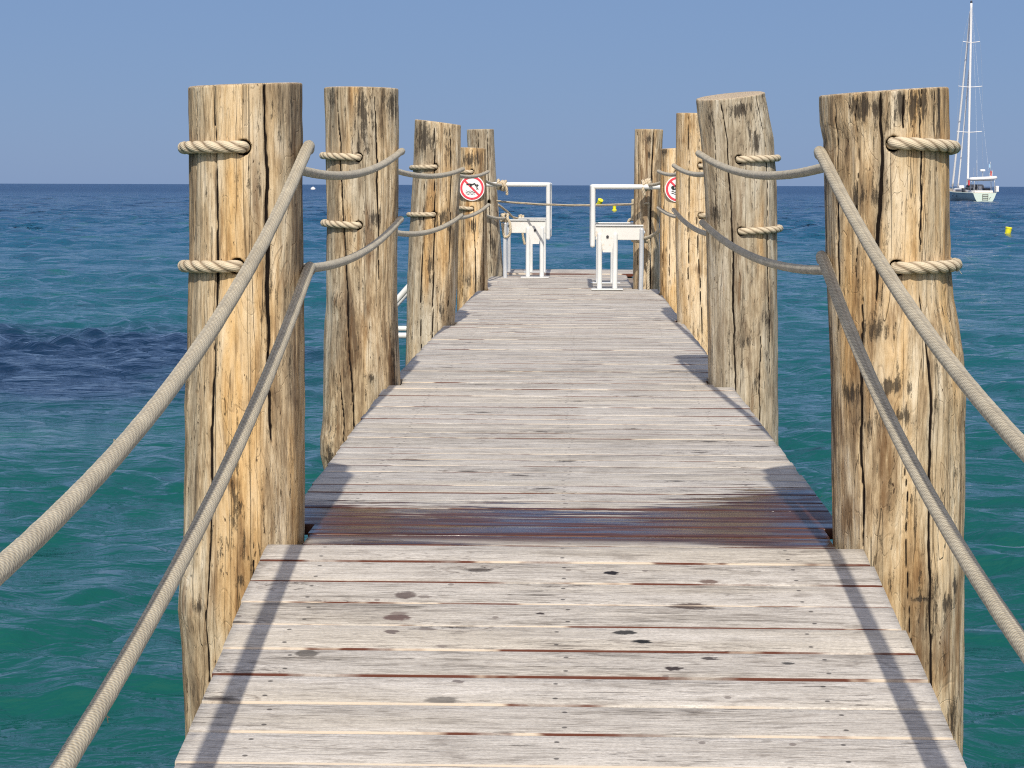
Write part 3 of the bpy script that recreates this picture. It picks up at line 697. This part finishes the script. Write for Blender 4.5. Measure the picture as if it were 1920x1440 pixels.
def build_rope(side, posts, level, p0, zs, sags, label, tail):
    """posts: list of Post; level: 0 upper, 1 lower; p0: start (prior post); zs: arrival heights; tail: extra points and knot"""
    s = 1 if side == 'L' else -1
    root = empty('handrail_rope', (0, 0, 0), label, 'rope', 'ropes threaded through the posts')
    root.location = (float(posts[0].cx(1)) , posts[0].Yc, zs[0])
    start = Vector(p0)
    for i, p in enumerate(posts):
        zB = zs[i]; hole = p.holes[level]; zh = hole[1]
        B = Vector((float(p.cx(zB)) + s * (float(p.cr(zB)) + RS * .9), p.Yc - .02, zB))
        pts = span(start, B, sags[i]) 
        if s > 0: wr = wrap(p, 1, zB, zh, 98, 150, RS * .9, 5)
        else: wr = wrap(p, -1, zB, zh, 98, 150, RS * .9, 5)
        near = i < 2
        sweep('rope_sleeve', pts + wr, RS, M_SL, root, .008 if near else .03, 20 if near else 10, fuzz=.0004)
        tw = wrap(p, s, zB, zh, 140, 342, RT * .85, 18)
        ah = hole[0]; Rh = float(p.cr(zh)); cxh = float(p.cx(zh))
        for (da, rr) in ((-s * .07, .010), (0, -.008), (0.0, -.04)):
            a = ah + da; tw.append((cxh + (Rh + rr) * math.sin(a), p.Yc - (Rh + rr) * math.cos(a), zh))
        sweep('twisted_strand', tw, RT, M_TW, root, .004 if near else .012, 24 if near else 12, twist=.11)
        start = Vector((float(p.cx(zh)) - math.sin(ah) * (Rh - .01), p.Yc + (Rh - .01), zh))
    # last run to the white frame
    sweep('rope_sleeve', span(start, tail, .03), RS, M_SL, root, .03, 10)
    return root
Lp = [GL[k] for k in ('L1', 'L2', 'L3', 'L4')]; Rp = [GL[k] for k in ('R1', 'R2', 'R3', 'R4')]
KL1 = P(940, 347, 20.0); KL2 = P(946, 409, 20.0); KR1 = P(1213, 346, 17.8); KR2 = P(1205, 449, 17.8)
rUL = build_rope('L', Lp, 0, (-.67, 1.1, .419), [.953, 1.010, .962, .974], [.195, .085, .06, .05], 'left-hand upper grey-sleeved rope handrail running post to post', KL1)
rLL = build_rope('L', Lp, 1, (-.652, 1.1, .040), [.655, .715, .675, .702], [.160, .085, .075, .06], 'left-hand lower grey-sleeved rope handrail running post to post', KL2)
rUR = build_rope('R', Rp, 0, (.75, 1.1, .388), [.942, 1.005, .992, .978], [.193, .085, .06, .04], 'right-hand upper grey-sleeved rope handrail running post to post', KR1)
rLR = build_rope('R', Rp, 1, (.715, 1.1, .181), [.686, .703, .710, .690], [.234, .085, .075, .04], 'right-hand lower grey-sleeved rope handrail running post to post', KR2)
knot('knot', KL1, .036, (1, 0, -.2), rUL, 4, .015, 3, .035); sweep('rope_end', [KL1 + Vector((.02, -.04, .02)), KL1 + Vector((.05, -.06, -.03)), KL1 + Vector((.055, -.05, -.09))], .014, M_TW, rUL, .006, 10, twist=.07)
knot('knot', KL2, .034, (1, 0, 0), rLL, 3, .014, 5, .03); sweep('rope_end', [KL2 + Vector((.03, -.05, .0)), KL2 + Vector((.055, -.07, -.06)), KL2 + Vector((.05, -.06, -.15)), KL2 + Vector((.0, -.05, -.17)), KL2 + Vector((-.02, -.05, -.05))], .013, M_TW, rLL, .006, 10, twist=.07)
knot('knot', KR1, .036, (1, 0, .2), rUR, 4, .015, 7, .03); sweep('rope_end', [KR1 + Vector((-.02, -.04, .02)), KR1 + Vector((-.035, -.06, -.03)), KR1 + Vector((-.02, -.055, -.09))], .015, M_TW, rUR, .006, 10, twist=.07)
knot('knot', KR2 + Vector((-.02, .03, 0)), .058, (0, .1, 1), rLR, 3, .014, 9, .018)
sweep('rope_end', [KR2 + Vector((.05, 0, 0)), KR2 + Vector((.062, .03, -.1)), KR2 + Vector((.05, .05, -.28)), KR2 + Vector((.052, .05, -.42))], .013, M_TW, rLR, .01, 10, twist=.07)
for (rt, px, py, Y) in ((rLL, 196, 1336, 2.9), (rLR, 1799, 500, 5.2), (rUL, 214, 838, 3.2)):
    c0 = P(px, py, Y); rg_ = random.Random(int(px))
    for q in range(4):
        d1 = Vector((rg_.uniform(-.01, .01), rg_.uniform(-.01, .01), rg_.uniform(-.018, -.004)))
        sweep('frayed_fibre', [c0 + Vector((0, 0, .012)), c0 + d1 * .5, c0 + d1 + Vector((rg_.uniform(-.006, .006), 0, 0))], .0007, M_TW, rt, .003, 5)
# thin rope closing the pier end
ce = empty('barrier_rope', P(934, 378, 20.4), 'thin cream rope strung across the seaward end between the far posts', 'rope')
A = P(932, 377, 20.33); B = P(1216, 381, 17.95)
sweep('rope_line', span(A, B, .028), .0105, M_TW, ce, .02, 10, twist=.06)
tr = empty('lashing_rope', P(938, 388, 20.6), 'slack cream rope knotted on the rear beam of the left white frame', 'rope')
KK = P(977, 411, 21.2)
sweep('rope_line', [P(934, 384, 20.6), P(950, 396, 20.8), P(962, 407, 21.0), KK], .012, M_TW, tr, .02, 10, twist=.06)
knot('knot', KK, .034, (1, 0, 0), tr, 3, .013, 11, .02)
sweep('rope_end', [KK + Vector((.02, -.03, 0)), P(979, 425, 21.1), P(981, 445, 21.1), P(984, 458, 21.1)], .013, M_TW, tr, .01, 10, twist=.07)
tr = empty('lashing_rope', P(1186, 374, 19.0), 'short upright grey rope looped on the rear beam of the right white frame', 'rope')
KK = P(1185, 419, 19.0)
sweep('rope_line', [P(1187, 374, 19.0), P(1186.5, 392, 19.0), P(1186, 411, 19.0)], .015, M_SL, tr, .02, 10)
knot('knot', KK, .036, (.3, 1, 0), tr, 2, .012, 13, .015)

# ------------------------------------------------------------------ white frames
M_WH = plain('white_painted_metal', (.76, .75, .71), .35, 0, .05, 40, .06, (.62, .50, .36)); M_WH2 = plain('clean_white_metal', (.77, .78, .76), .35, 0, 0, 40, .10)
M_GALV = plain('galvanised_tube', (.72, .74, .75), .28, .35, .1, 80, .15)
M_DK = plain('dark_bolt', (.05, .05, .06), .4, .6)
def tube(name, pts, r, mat, parent, seg=14, step=.02): return sweep(name, pts, r, mat, parent, step, seg, extra_attr=False)
def beam(name, a, b, w, h, mat, parent, bev=.004):
    """box beam from a to b (along X or Y) with softened edges"""
    a, b = Vector(a), Vector(b); d = (b - a).normalized(); s = Vector((-d.y, d.x, 0)); V = []; Fs = []
    prof = []
    for (sx, sz) in ((-1, -1), (1, -1), (1, 1), (-1, 1)):
        e = [(sx * (w / 2 - bev), sz * h / 2), (sx * w / 2, sz * (h / 2 - bev))]
        if sx * sz < 0: e = e[::1]
        else: e = e[::-1]
        prof += e
    for p in (a, b):
        for (u, v) in prof: V.append(tuple(p + s * u + Vector((0, 0, v))))
    m = len(prof)
    for i in range(m): Fs.append([i, (i + 1) % m, m + (i + 1) % m, m + i])
    Fs.append(list(range(m - 1, -1, -1))); Fs.append(list(range(m, 2 * m)))
    return mesh(name, V, Fs, mat, parent, False)
def white_frame(label, Yf, dy, xin, xout, xl1, xl2, xo, xrail0, ztop, zb_top, zrail, loc):
    """two parallel bays Yf and Yf+dy: top rail, drop tube at the gangway side (xin), box beam, paired legs, outer leg"""
    g = empty('boarding_frame', loc, label, 'rail frame', 'white metal frames at the pier end')
    bh = .115; sgn = 1 if xout > xin else -1
    for k, Y in enumerate((Yf, Yf + dy)):
        tube('top_rail', [(xrail0, Y, ztop), (xin + sgn * .3, Y, ztop), (xin, Y, ztop)], .021, M_WH2, g)
        tube('drop_tube', [(xin, Y, ztop + .012), (xin, Y, zb_top), (xin, Y, zb_top - .17)], .021, M_WH2, g)
        beam('cross_beam', (xin + sgn * .024, Y, zb_top - bh / 2), (xout, Y, zb_top - bh / 2), .05, bh, M_WH, g)
        beam('beam_lip', (xin + sgn * .024, Y - .004, zb_top + .006), (xout, Y - .004, zb_top + .006), .075, .012, M_WH2, g)
        for x in (xl1, xl2):
            tube('leg', [(x, Y - .046, zb_top - .06), (x, Y - .046, .2), (x, Y - .046, .012)], .021, M_WH2, g)
        tube('outer_leg', [(xo, Y - .03, zb_top - .02), (xo, Y - .03, .2), (xo - sgn * .003, Y - .03, -.01)], .019, M_GALV, g)
        beam('base_plate', ((xl1 + xl2) / 2 - .13, Y - .046, .008), ((xl1 + xl2) / 2 + .13, Y - .046, .008), .12, .010, M_WH2, g)
        # hinge plate between the legs with its bolt
        V, Fs = [], []; m = (xl1 + xl2) / 2; w = .045
        out = [(-w - .012, .0), (w + .012, .0), (w + .006, -.08), (w - .006, -.17), (-w + .006, -.17), (-w - .006, -.08)]
        for yy in (Y - .062, Y - .050):
            for (dx, dz_) in out: V.append((m + dx, yy, zb_top - .045 + dz_))
        n_ = len(out); Fs = [list(range(n_ - 1, -1, -1)), list(range(n_, 2 * n_))] + [[i, (i + 1) % n_, n_ + (i + 1) % n_, n_ + i] for i in range(n_)]
        hp = mesh('hinge_plate', V, Fs, M_WH, g, False)
        tube('bolt', [(m, Y - .075, zb_top - .085), (m, Y - .068, zb_top - .085), (m, Y - .061, zb_top - .085)], .011, M_DK, g, 8)
    for (x, z) in ((xin, ztop), (xin, zb_top - .1), (xout, zb_top - .05)):
        tube('side_rail', [(x, Yf, z), (x, Yf + dy / 2, z), (x, Yf + dy, z)], .017, M_WH2, g)
    return g
a = P(1028, 346, 20.0); zt = a.z; zb = P(1000, 414, 20.0).z
white_frame('white metal frame with top rail on the left, between grey post and open sea', 20.0, 1.15, a.x, P(955, 430, 20).x, P(990, 500, 20).x, P(1016, 500, 20).x, P(947, 430, 20).x, P(905, 346, 20).x, zt, zb, 0, (P(985, 520, 20).x, 20.0, 0))
a = P(1112, 350, 17.75); zb = P(1150, 424, 17.75).z
white_frame('white metal frame with rust-stained beam on the right, beside brown post', 17.75, 1.15, a.x, P(1206, 430, 17.75).x, P(1124, 500, 17.75).x, P(1153, 500, 17.75).x, P(1203, 430, 17.75).x, P(1240, 350, 17.75).x, a.z, zb, 0, (P(1150, 543, 17.75).x, 17.75, 0))
# swim ladder on the left flank
lad = empty('swim_ladder', (-.80, 12.4, 0), 'white tubular bathing ladder outboard of the left side between second and third posts', 'ladder')
xo = -1.42
for Y in (13.45, 14.10):
    tube('bracket_arm', [(-.80, Y, -.085), (-1.1, Y, -.085), (xo, Y, -.085)], .019, M_WH2, lad)
    tube('side_rail', [(-.90, Y, .39), (-.96, Y, .345), (-1.25, Y, .02), (xo, Y, -.18), (xo - .02, Y, -.7), (xo - .02, Y, -1.7)], .019, M_WH2, lad)
for i in range(5):
    z = -.25 - .26 * i; tube('rung', [(xo - .02, 13.45, z), (xo - .02, 13.8, z), (xo - .02, 14.10, z)], .015, M_WH2, lad)

# ------------------------------------------------------------------ signs
M_SW = plain('sign_white', (.86, .86, .85), .4); M_SR = plain('sign_red', (.72, .055, .085), .4); M_SB = plain('sign_black', (.02, .02, .022), .45)
def plate(name, outline, c, dy, th, mat, parent, hole=None):
    """flat plate facing the shore (-Y); outline in metres (x, z) around c"""
    V, Fs = [], []; n = len(outline)
    ys = (c.y + dy, c.y + dy + th)
    if hole:
        for yy in ys:
            for L in (outline, hole):
                for (x, z) in L: V.append((c.x + x, yy, c.z + z))
        for i in range(n):
            j = (i + 1) % n
            Fs += [[i, j, n + j, n + i], [2 * n + j, 2 * n + i, 3 * n + i, 3 * n + j], [j, i, 2 * n + i, 2 * n + j], [n + i, n + j, 3 * n + j, 3 * n + i]]
    else:
        for yy in ys:
            for (x, z) in outline: V.append((c.x + x, yy, c.z + z))
        Fs = [list(range(n)), list(range(2 * n - 1, n - 1, -1))] + [[(i + 1) % n, i, n + i, n + (i + 1) % n] for i in range(n)]
    return mesh(name, V, Fs, mat, parent, False)
def circ(r, n=64, cx=0, cz=0): return [(cx + r * math.cos(2 * math.pi * i / n), cz + r * math.sin(2 * math.pi * i / n)) for i in range(n)]
def ribbon(pts, w):
    up, dn = [], []
    for i, (x, z) in enumerate(pts):
        a = pts[max(0, i - 1)]; b = pts[min(len(pts) - 1, i + 1)]; dx, dz_ = b[0] - a[0], b[1] - a[1]; l = math.hypot(dx, dz_)
        nx, nz = -dz_ / l * w / 2, dx / l * w / 2; up.append((x + nx, z + nz)); dn.append((x - nx, z - nz))
    return up + dn[::-1]
def sign(c, kind, label, post_name):
    g = empty('prohibition_sign', c, label, 'sign', 'round warning signs')
    r = .104
    plate('sign_plate', circ(r), c, 0, .004, M_SW, g)
    plate('red_ring', circ(r * .93), c, -.0015, .0015, M_SR, g, hole=circ(r * .76))
    q = math.radians(45); d = r * .8
    sl = ribbon([(-d * math.cos(q), d * math.sin(q)), (d * math.cos(q), -d * math.sin(q))], .015)
    plate('red_slash', sl, c, -.0030, .0012, M_SR, g)
    for k in range(3 if kind == 'dive' else 2):
        z0 = -.026 - k * .012 if kind == 'dive' else -.022 - k * .015
        pts = [(-.052 + .0045 * i * (1 if kind == 'dive' else 1.25), z0 + .0035 * math.sin(i * .95)) for i in range(18)]
        plate('wave_line', ribbon(pts, .0035 if kind == 'dive' else .006), c, -.0018 - .0, .0010, M_SB, g)
    if kind == 'dive':
        for pts, w in (([(-.046, .030), (-.02, .032), (.006, .028)], .011), ([(.006, .030), (.022, .036), (.030, .022)], .012), ([(.030, .024), (.048, .026), (.052, .020)], .009), ([(.050, .024), (.040, .006), (.046, -.004)], .006), ([(.030, .02), (.042, .004), (.04, -.006)], .006)):
            plate('diver_figure', ribbon(pts, w), c, -.0040, .0010, M_SB, g)
        plate('diver_head', circ(.009, 20, -.010, .018), c, -.0040, .0010, M_SB, g)
        plate('ground_line', ribbon([(.034, -.010), (.058, -.008)], .0035), c, -.0018, .0010, M_SB, g)
    else:
        plate('swimmer_head', circ(.013, 24, -.042, .012), c, -.0040, .0010, M_SB, g)
        plate('swimmer_body', ribbon([(-.026, .030), (-.010, .012), (.012, .004), (.050, .000)], .014), c, -.0040, .0010, M_SB, g)
        plate('swimmer_arm', ribbon([(-.045, -.004), (-.030, -.002), (-.012, .008)], .009), c, -.0042, .0010, M_SB, g)
    for sz in (-1, 1):
        tube('screw', [(c.x, c.y - .004, c.z + sz * r * .85), (c.x, c.y - .003, c.z + sz * r * .85), (c.x, c.y, c.z + sz * r * .85)], .004, M_DK, g, 8)
    return g
p = GL['L4']; yy = p.Yc - float(p.cr(.8)) - .012
sign(P(885, 352.5, yy), 'dive', 'round no-diving sign, red ring and slash, on the short orange left post', 'L4')
p = GL['R4']; yy = p.Yc - float(p.cr(.8)) - .012
sign(P(1271.5, 354.5, yy), 'swim', 'round no-swimming sign with swimmer figure, half hidden behind the bright yellow post', 'R4')

# ------------------------------------------------------------------ buoys
M_YEL = plain('yellow_plastic', (.85, .80, .03), .45, 0, 0, 8, .12); M_WB = plain('white_plastic', (.8, .8, .8), .4)
def lathe(name, prof, mat, parent, seg=28):
    V, Fs = [], []; o = np.array(parent.location)
    for (r, z) in prof:
        for i in range(seg): V.append((r * math.cos(i * 2 * math.pi / seg), r * math.sin(i * 2 * math.pi / seg), z))
    m = len(prof)
    for k in range(m - 1):
        for i in range(seg): Fs.append([k * seg + i, k * seg + (i + 1) % seg, (k + 1) * seg + (i + 1) % seg, (k + 1) * seg + i])
    Fs.append(list(range(seg - 1, -1, -1))); Fs.append([(m - 1) * seg + i for i in range(seg)])
    V = np.array(V) + o
    return mesh(name, V, Fs, mat, parent, False)
def buoy(px, py, Y, r, h, tiltx, tilty, label, flare=1.0):
    c = P(px, py, Y); c.z = WZ + .06
    g = empty('mooring_buoy', c, label, 'buoy', 'yellow buoys on the sea')
    lathe('float_body', [(r * .7, -.25 * h), (r * flare, -.02), (r * flare, .06), (r * .86, .10), (r * .92, h * .5), (r * .97, h - .03), (r * .97, h)], M_YEL, g)
    lathe('top_rim', [(r * .80, h + .001), (r * 1.06, h + .002), (r * 1.06, h + .045), (r * .9, h + .06), (r * .3, h + .065)], M_YEL, g)
    lathe('lifting_eye', [(r * .10, h + .066), (r * .12, h + .10), (r * .05, h + .13)], M_DK, g, 12)
    g.rotation_euler = (tiltx, tilty, 0); return g
buoy(1122, 385, 205, .25, .62, R(32), R(22), 'yellow cylindrical buoy leaning over with its round top showing', 1.05)
buoy(1152, 396, 162, .135, .33, 0, 0, 'small upright yellow buoy with flared foot, seen through the right frame', 1.5)
buoy(1889, 441, 84.5, .125, .27, R(4), R(8), 'lone yellow buoy floating at far right below the sailing boat')
c = P(587, 356, 780); c.z = WZ
g = empty('far_float', c, 'tiny white float just below the horizon left of centre', 'buoy')
lathe('float_body', [(.5, -.2), (.85, .1), (.9, .45), (.7, .8), (.25, .95)], M_WB, g)
lathe('top_rim', [(.2, .96), (.22, 1.05), (.1, 1.15)], M_WB, g, 12)

# ------------------------------------------------------------------ sailing boat
BY = 281.0; BX = P(1846, 378, BY).x; BH = R(4.6)
bt = empty('sailing_boat', (BX, BY, WZ), 'large white and pale green sailing yacht at anchor with bare masts stays and furled sails', 'sailing boat')
M_HT = plain('boat_pale_hull', (.62, .74, .66), .3, 0, 0, 1, .05); M_HD = plain('boat_hull_side', (.46, .56, .54), .35, 0, 0, 1, .1)  # hull sides a darker tone than the transom
M_TK = plain('boat_teak', (.42, .34, .25), .7); M_CAN = plain('boat_dark_canvas', (.05, .055, .07), .8); M_ST = plain('boat_steel', (.6, .62, .62), .3, .5); M_GL = plain('boat_dark_glass', (.03, .04, .05), .15)
M_RED = plain('boat_red_cloth', (.62, .05, .05), .7); M_LB = plain('boat_blue_flag', (.45, .68, .85), .7); M_SAIL = plain('boat_sailcloth', (.84, .84, .82), .6); M_LAD = plain('boat_ladder_brown', (.18, .16, .12), .6)
def bm_(V): return np.array(V) + np.array(bt.location)
def hull():
    st = [(0, 1.52, 1.12), (1.5, 1.80, 1.12), (4, 2.10, 1.15), (8, 2.25, 1.22), (12, 1.75, 1.36), (15, .95, 1.52), (17, .28, 1.66), (17.8, .02, 1.72)]
    V, Fs = [], []; m = 13
    for (y, hw, hz) in st:
        for i in range(m):
            a = (i / (m - 1) * 2 - 1); x = hw * math.copysign(abs(a) ** .55, a)
            prof = abs(a)
            z = -.35 + (hz + .35) * prof ** 1.9 if abs(a) < 1 else hz
            V.append((x, y + (0 if y > 0 else .0) , z))
    for s in range(len(st) - 1):
        for i in range(m - 1): Fs.append([s * m + i, s * m + i + 1, (s + 1) * m + i + 1, (s + 1) * m + i])
    mesh('hull', bm_(V), Fs, M_HD, bt, True)
    V2 = [(v[0], v[1] - .02, v[2]) for v in V[:m]]; mesh('transom', bm_(V2 + [(v[0], v[1] + .05, v[2]) for v in V2]), [list(range(m)), list(range(2 * m - 1, m - 1, -1))] + [[i, m + i, m + (i + 1) % m, (i + 1) % m] for i in range(m)], M_HT, bt, False)
    D, Fd = [], []
    for (y, hw, hz) in st: D += [(-hw, y, hz - .02), (hw, y, hz - .02)]
    for s in range(len(st) - 1): Fd.append([2 * s, 2 * s + 1, 2 * s + 3, 2 * s + 2])
    mesh('deck', bm_(D), Fd, M_TK, bt, False)
    for sg in (-1, 1):
        sweep('rub_rail', [Vector(bt.location) + Vector((sg * hw, y, hz)) for (y, hw, hz) in st], .06, M_HT, bt, .5, 6, extra_attr=False)
hull()
def bb(name, x0, x1, y0, y1, z0, z1, mat, tx=0):
    V, Fs = [], []; box(V, Fs, x0, x1, y0, y1, z0, z1)
    V = [(x * (1 - tx if z > (z0 + z1) / 2 else 1), y, z) for (x, y, z) in V]
    o = mesh(name, bm_(V), Fs, mat, bt, False); bv = o.modifiers.new('bevel', 'BEVEL'); bv.width = min(x1 - x0, y1 - y0, z1 - z0) * .25; bv.segments = 2; return o
def bl(name, pts, r, mat, seg=6, step=.5): return sweep(name, [Vector(bt.location) + Vector(p) for p in pts], r, mat, bt, step, seg, extra_attr=False)
bb('coachroof', -1.15, 1.15, 5.0, 12.0, 1.15, 1.75, M_SAIL, .15); bb('coachroof_window', -1.19, 1.19, 6.0, 10.5, 1.36, 1.58, M_GL, .02)
bb('cockpit_coaming', -1.45, 1.45, 1.0, 4.9, 1.12, 1.45, M_SAIL, .05); bb('spray_hood', -1.2, 1.2, 4.2, 5.6, 1.6, 2.25, M_CAN, .2)
bb('wheel_pedestal', -.2, .2, 2.2, 2.5, 1.2, 2.05, M_SAIL); bb('seat_cushion', .4, 1.2, 1.6, 2.6, 1.45, 1.75, M_CAN); bb('locker', -1.2, -.5, 1.2, 2.0, 1.4, 1.85, M_CAN)
MZ = 26.3; MYc = 8.6
bl('mast', [(0, MYc, 1.2), (.0, MYc, 10), (0, MYc + .1, 20), (0, MYc + .25, MZ)], .155, M_SAIL, 10, 1.)
bl('masthead_aerial', [(0, MYc + .25, MZ), (0, MYc + .25, MZ + .6), (0, MYc + .25, MZ + 1.1)], .025, M_ST)
bb('masthead_light', -.12, .12, MYc + .1, MYc + .4, MZ, MZ + .35, M_CAN)
for z, w in ((9.2, 1.7), (15.2, 1.6), (21.1, 1.15)):
    bl('spreader', [(-w, MYc - .25, z + .12), (0, MYc, z), (w, MYc - .25, z + .12)], .05, M_SAIL)
for sg in (-1, 1): bl('shroud', [(sg * 2.2, MYc - .3, 1.2), (sg * 1.7, MYc - .25, 9.3), (sg * 1.6, MYc - .25, 15.3), (sg * 1.15, MYc - .2, 21.2), (0, MYc + .2, 25.9)], .010, M_ST)
bl('furled_genoa', [(0, 16.6, 2.0), (0, 14.2, 9), (0, 11.4, 18), (0, 9.1, 25.3)], .15, M_SAIL, 8, 1.)
bl('furled_staysail', [(0, 13.6, 1.9), (0, 11.8, 8), (0, 9.2, 17.5)], .11, M_SAIL, 8, 1.)
bl('backstay', [(-.9, .1, 1.2), (-.3, 4.5, 14), (0, MYc + .1, 26)], .008, M_ST); bl('backstay', [(.9, .1, 1.2), (.3, 4.5, 14), (0, MYc + .1, 26)], .008, M_ST)
bl('boom', [(0, MYc - .2, 2.9), (0, 6, 2.95), (0, 3.0, 3.0)], .16, M_SAIL, 8)
for sx in (-1.35, 1.35):
    for yy_ in (.2, 1.9): bl('arch_post', [(sx, yy_, 1.1), (sx, yy_, 2.0), (sx * .97, yy_, 2.75)], .045, M_ST)
bl('davit', [(-1.5, .9, 2.72), (0, .9, 2.75), (1.5, .9, 2.72)], .05, M_ST)
# inflatable carried across the stern arch
dn = []
for k in range(25):
    t = k / 24 * 2 * math.pi; dn.append((-.1 + 1.65 * math.copysign(abs(math.cos(t)) ** .7, math.cos(t)), .6 + .62 * math.sin(t), 3.02 + .10 * math.cos(t)))
dg = bl('dinghy_tube', dn, .22, M_SAIL, 10, .1); bb('dinghy_floor', -1.6, 1.4, .1, 1.1, 2.86, 2.98, M_SAIL)
bl('radar_pole', [(.0, 1.4, 3.2), (.0, 1.4, 3.6), (.0, 1.4, 3.95)], .04, M_ST)
bb('radar_dome', -.32, .32, 1.1, 1.7, 3.95, 4.2, M_SAIL); bb('satellite_dome', .95, 1.3, 1.2, 1.6, 3.25, 3.75, M_SAIL)
bl('whip_aerial', [(-.75, 1.5, 3.2), (-.75, 1.5, 4.2), (-.75, 1.5, 5.4)], .02, M_ST); bl('whip_aerial', [(-1.1, 1.5, 3.2), (-1.1, 1.5, 3.8), (-1.1, 1.5, 4.4)], .02, M_ST)
bl('flag_pole', [(.72, .2, 3.0), (.72, .2, 4.2), (.72, .2, 5.2)], .02, M_ST)
for (nm, x0, x1, z0, z1, mt) in (('ensign', .72, .92, 3.4, 4.1, M_RED), ('ensign', .92, 1.02, 3.7, 4.2, M_SAIL), ('courtesy_flag', .52, .78, 4.45, 4.95, M_LB)):
    V, Fs = [], []
    for k in range(7):
        x = x0 + (x1 - x0) * k / 6; yv = .2 + .05 * math.sin(k * 1.6)
        V += [(x, yv, z0 - .1 * k / 6), (x, yv, z1 - .18 * k / 6), (x, yv + .012, z0 - .1 * k / 6), (x, yv + .012, z1 - .18 * k / 6)]
    for k in range(6):
        b = 4 * k; Fs += [[b, b + 4, b + 5, b + 1], [b + 3, b + 7, b + 6, b + 2], [b + 1, b + 5, b + 7, b + 3], [b, b + 2, b + 6, b + 4]]
    mesh(nm, bm_(V), Fs, mt, bt, False)
bb('life_raft_box', 1.55, 1.93, .15, .75, 1.25, 2.05, M_SAIL)
# stern ladder
for x in (-.30, .42): bl('ladder_rail', [(x, -.09, .18), (x, -.09, .6), (x, -.09, .98)], .03, M_LAD)
for z in (.25, .48, .70, .93): bl('ladder_rung', [(-.30, -.09, z), (.05, -.09, z), (.42, -.09, z)], .028, M_LAD)
bl('handhold', [(.62, -.09, .30), (.62, -.09, .45), (.80, -.09, .60)], .02, M_LAD)
# guard rails
for sg in (-1, 1):
    rail = [(sg * 1.45, 0, 1.12), (sg * 2.05, 4, 1.15), (sg * 2.2, 8, 1.22), (sg * 1.7, 12, 1.36), (sg * .9, 15, 1.52), (sg * .2, 17.2, 1.66)]
    for dz_ in (.35, .68): bl('guard_wire', [(x, y, z + dz_) for (x, y, z) in rail], .014, M_ST)
    for (x, y, z) in rail: bl('stanchion', [(x, y, z), (x, y, z + .35), (x, y, z + .68)], .022, M_ST)
bb('deck_bag', -.9, -.2, 9.5, 10.4, 1.75, 2.1, M_SAIL); bb('jerry_cans', -1.9, -1.6, 3.5, 4.6, 1.2, 1.75, M_CAN); bb('portholes', -2.16, -2.08, 6.2, 6.5, .62, .80, M_GL); bb('portholes', -2.27, -2.18, 7.6, 7.9, .65, .83, M_GL)
bb('orange_life_ring', -1.15, -.95, 3.9, 4.15, 2.1, 2.8, M_RED); bb('solar_panel', -.6, .6, 1.2, 2.3, 3.18, 3.22, M_GL)
bt.rotation_euler = (0, 0, BH)
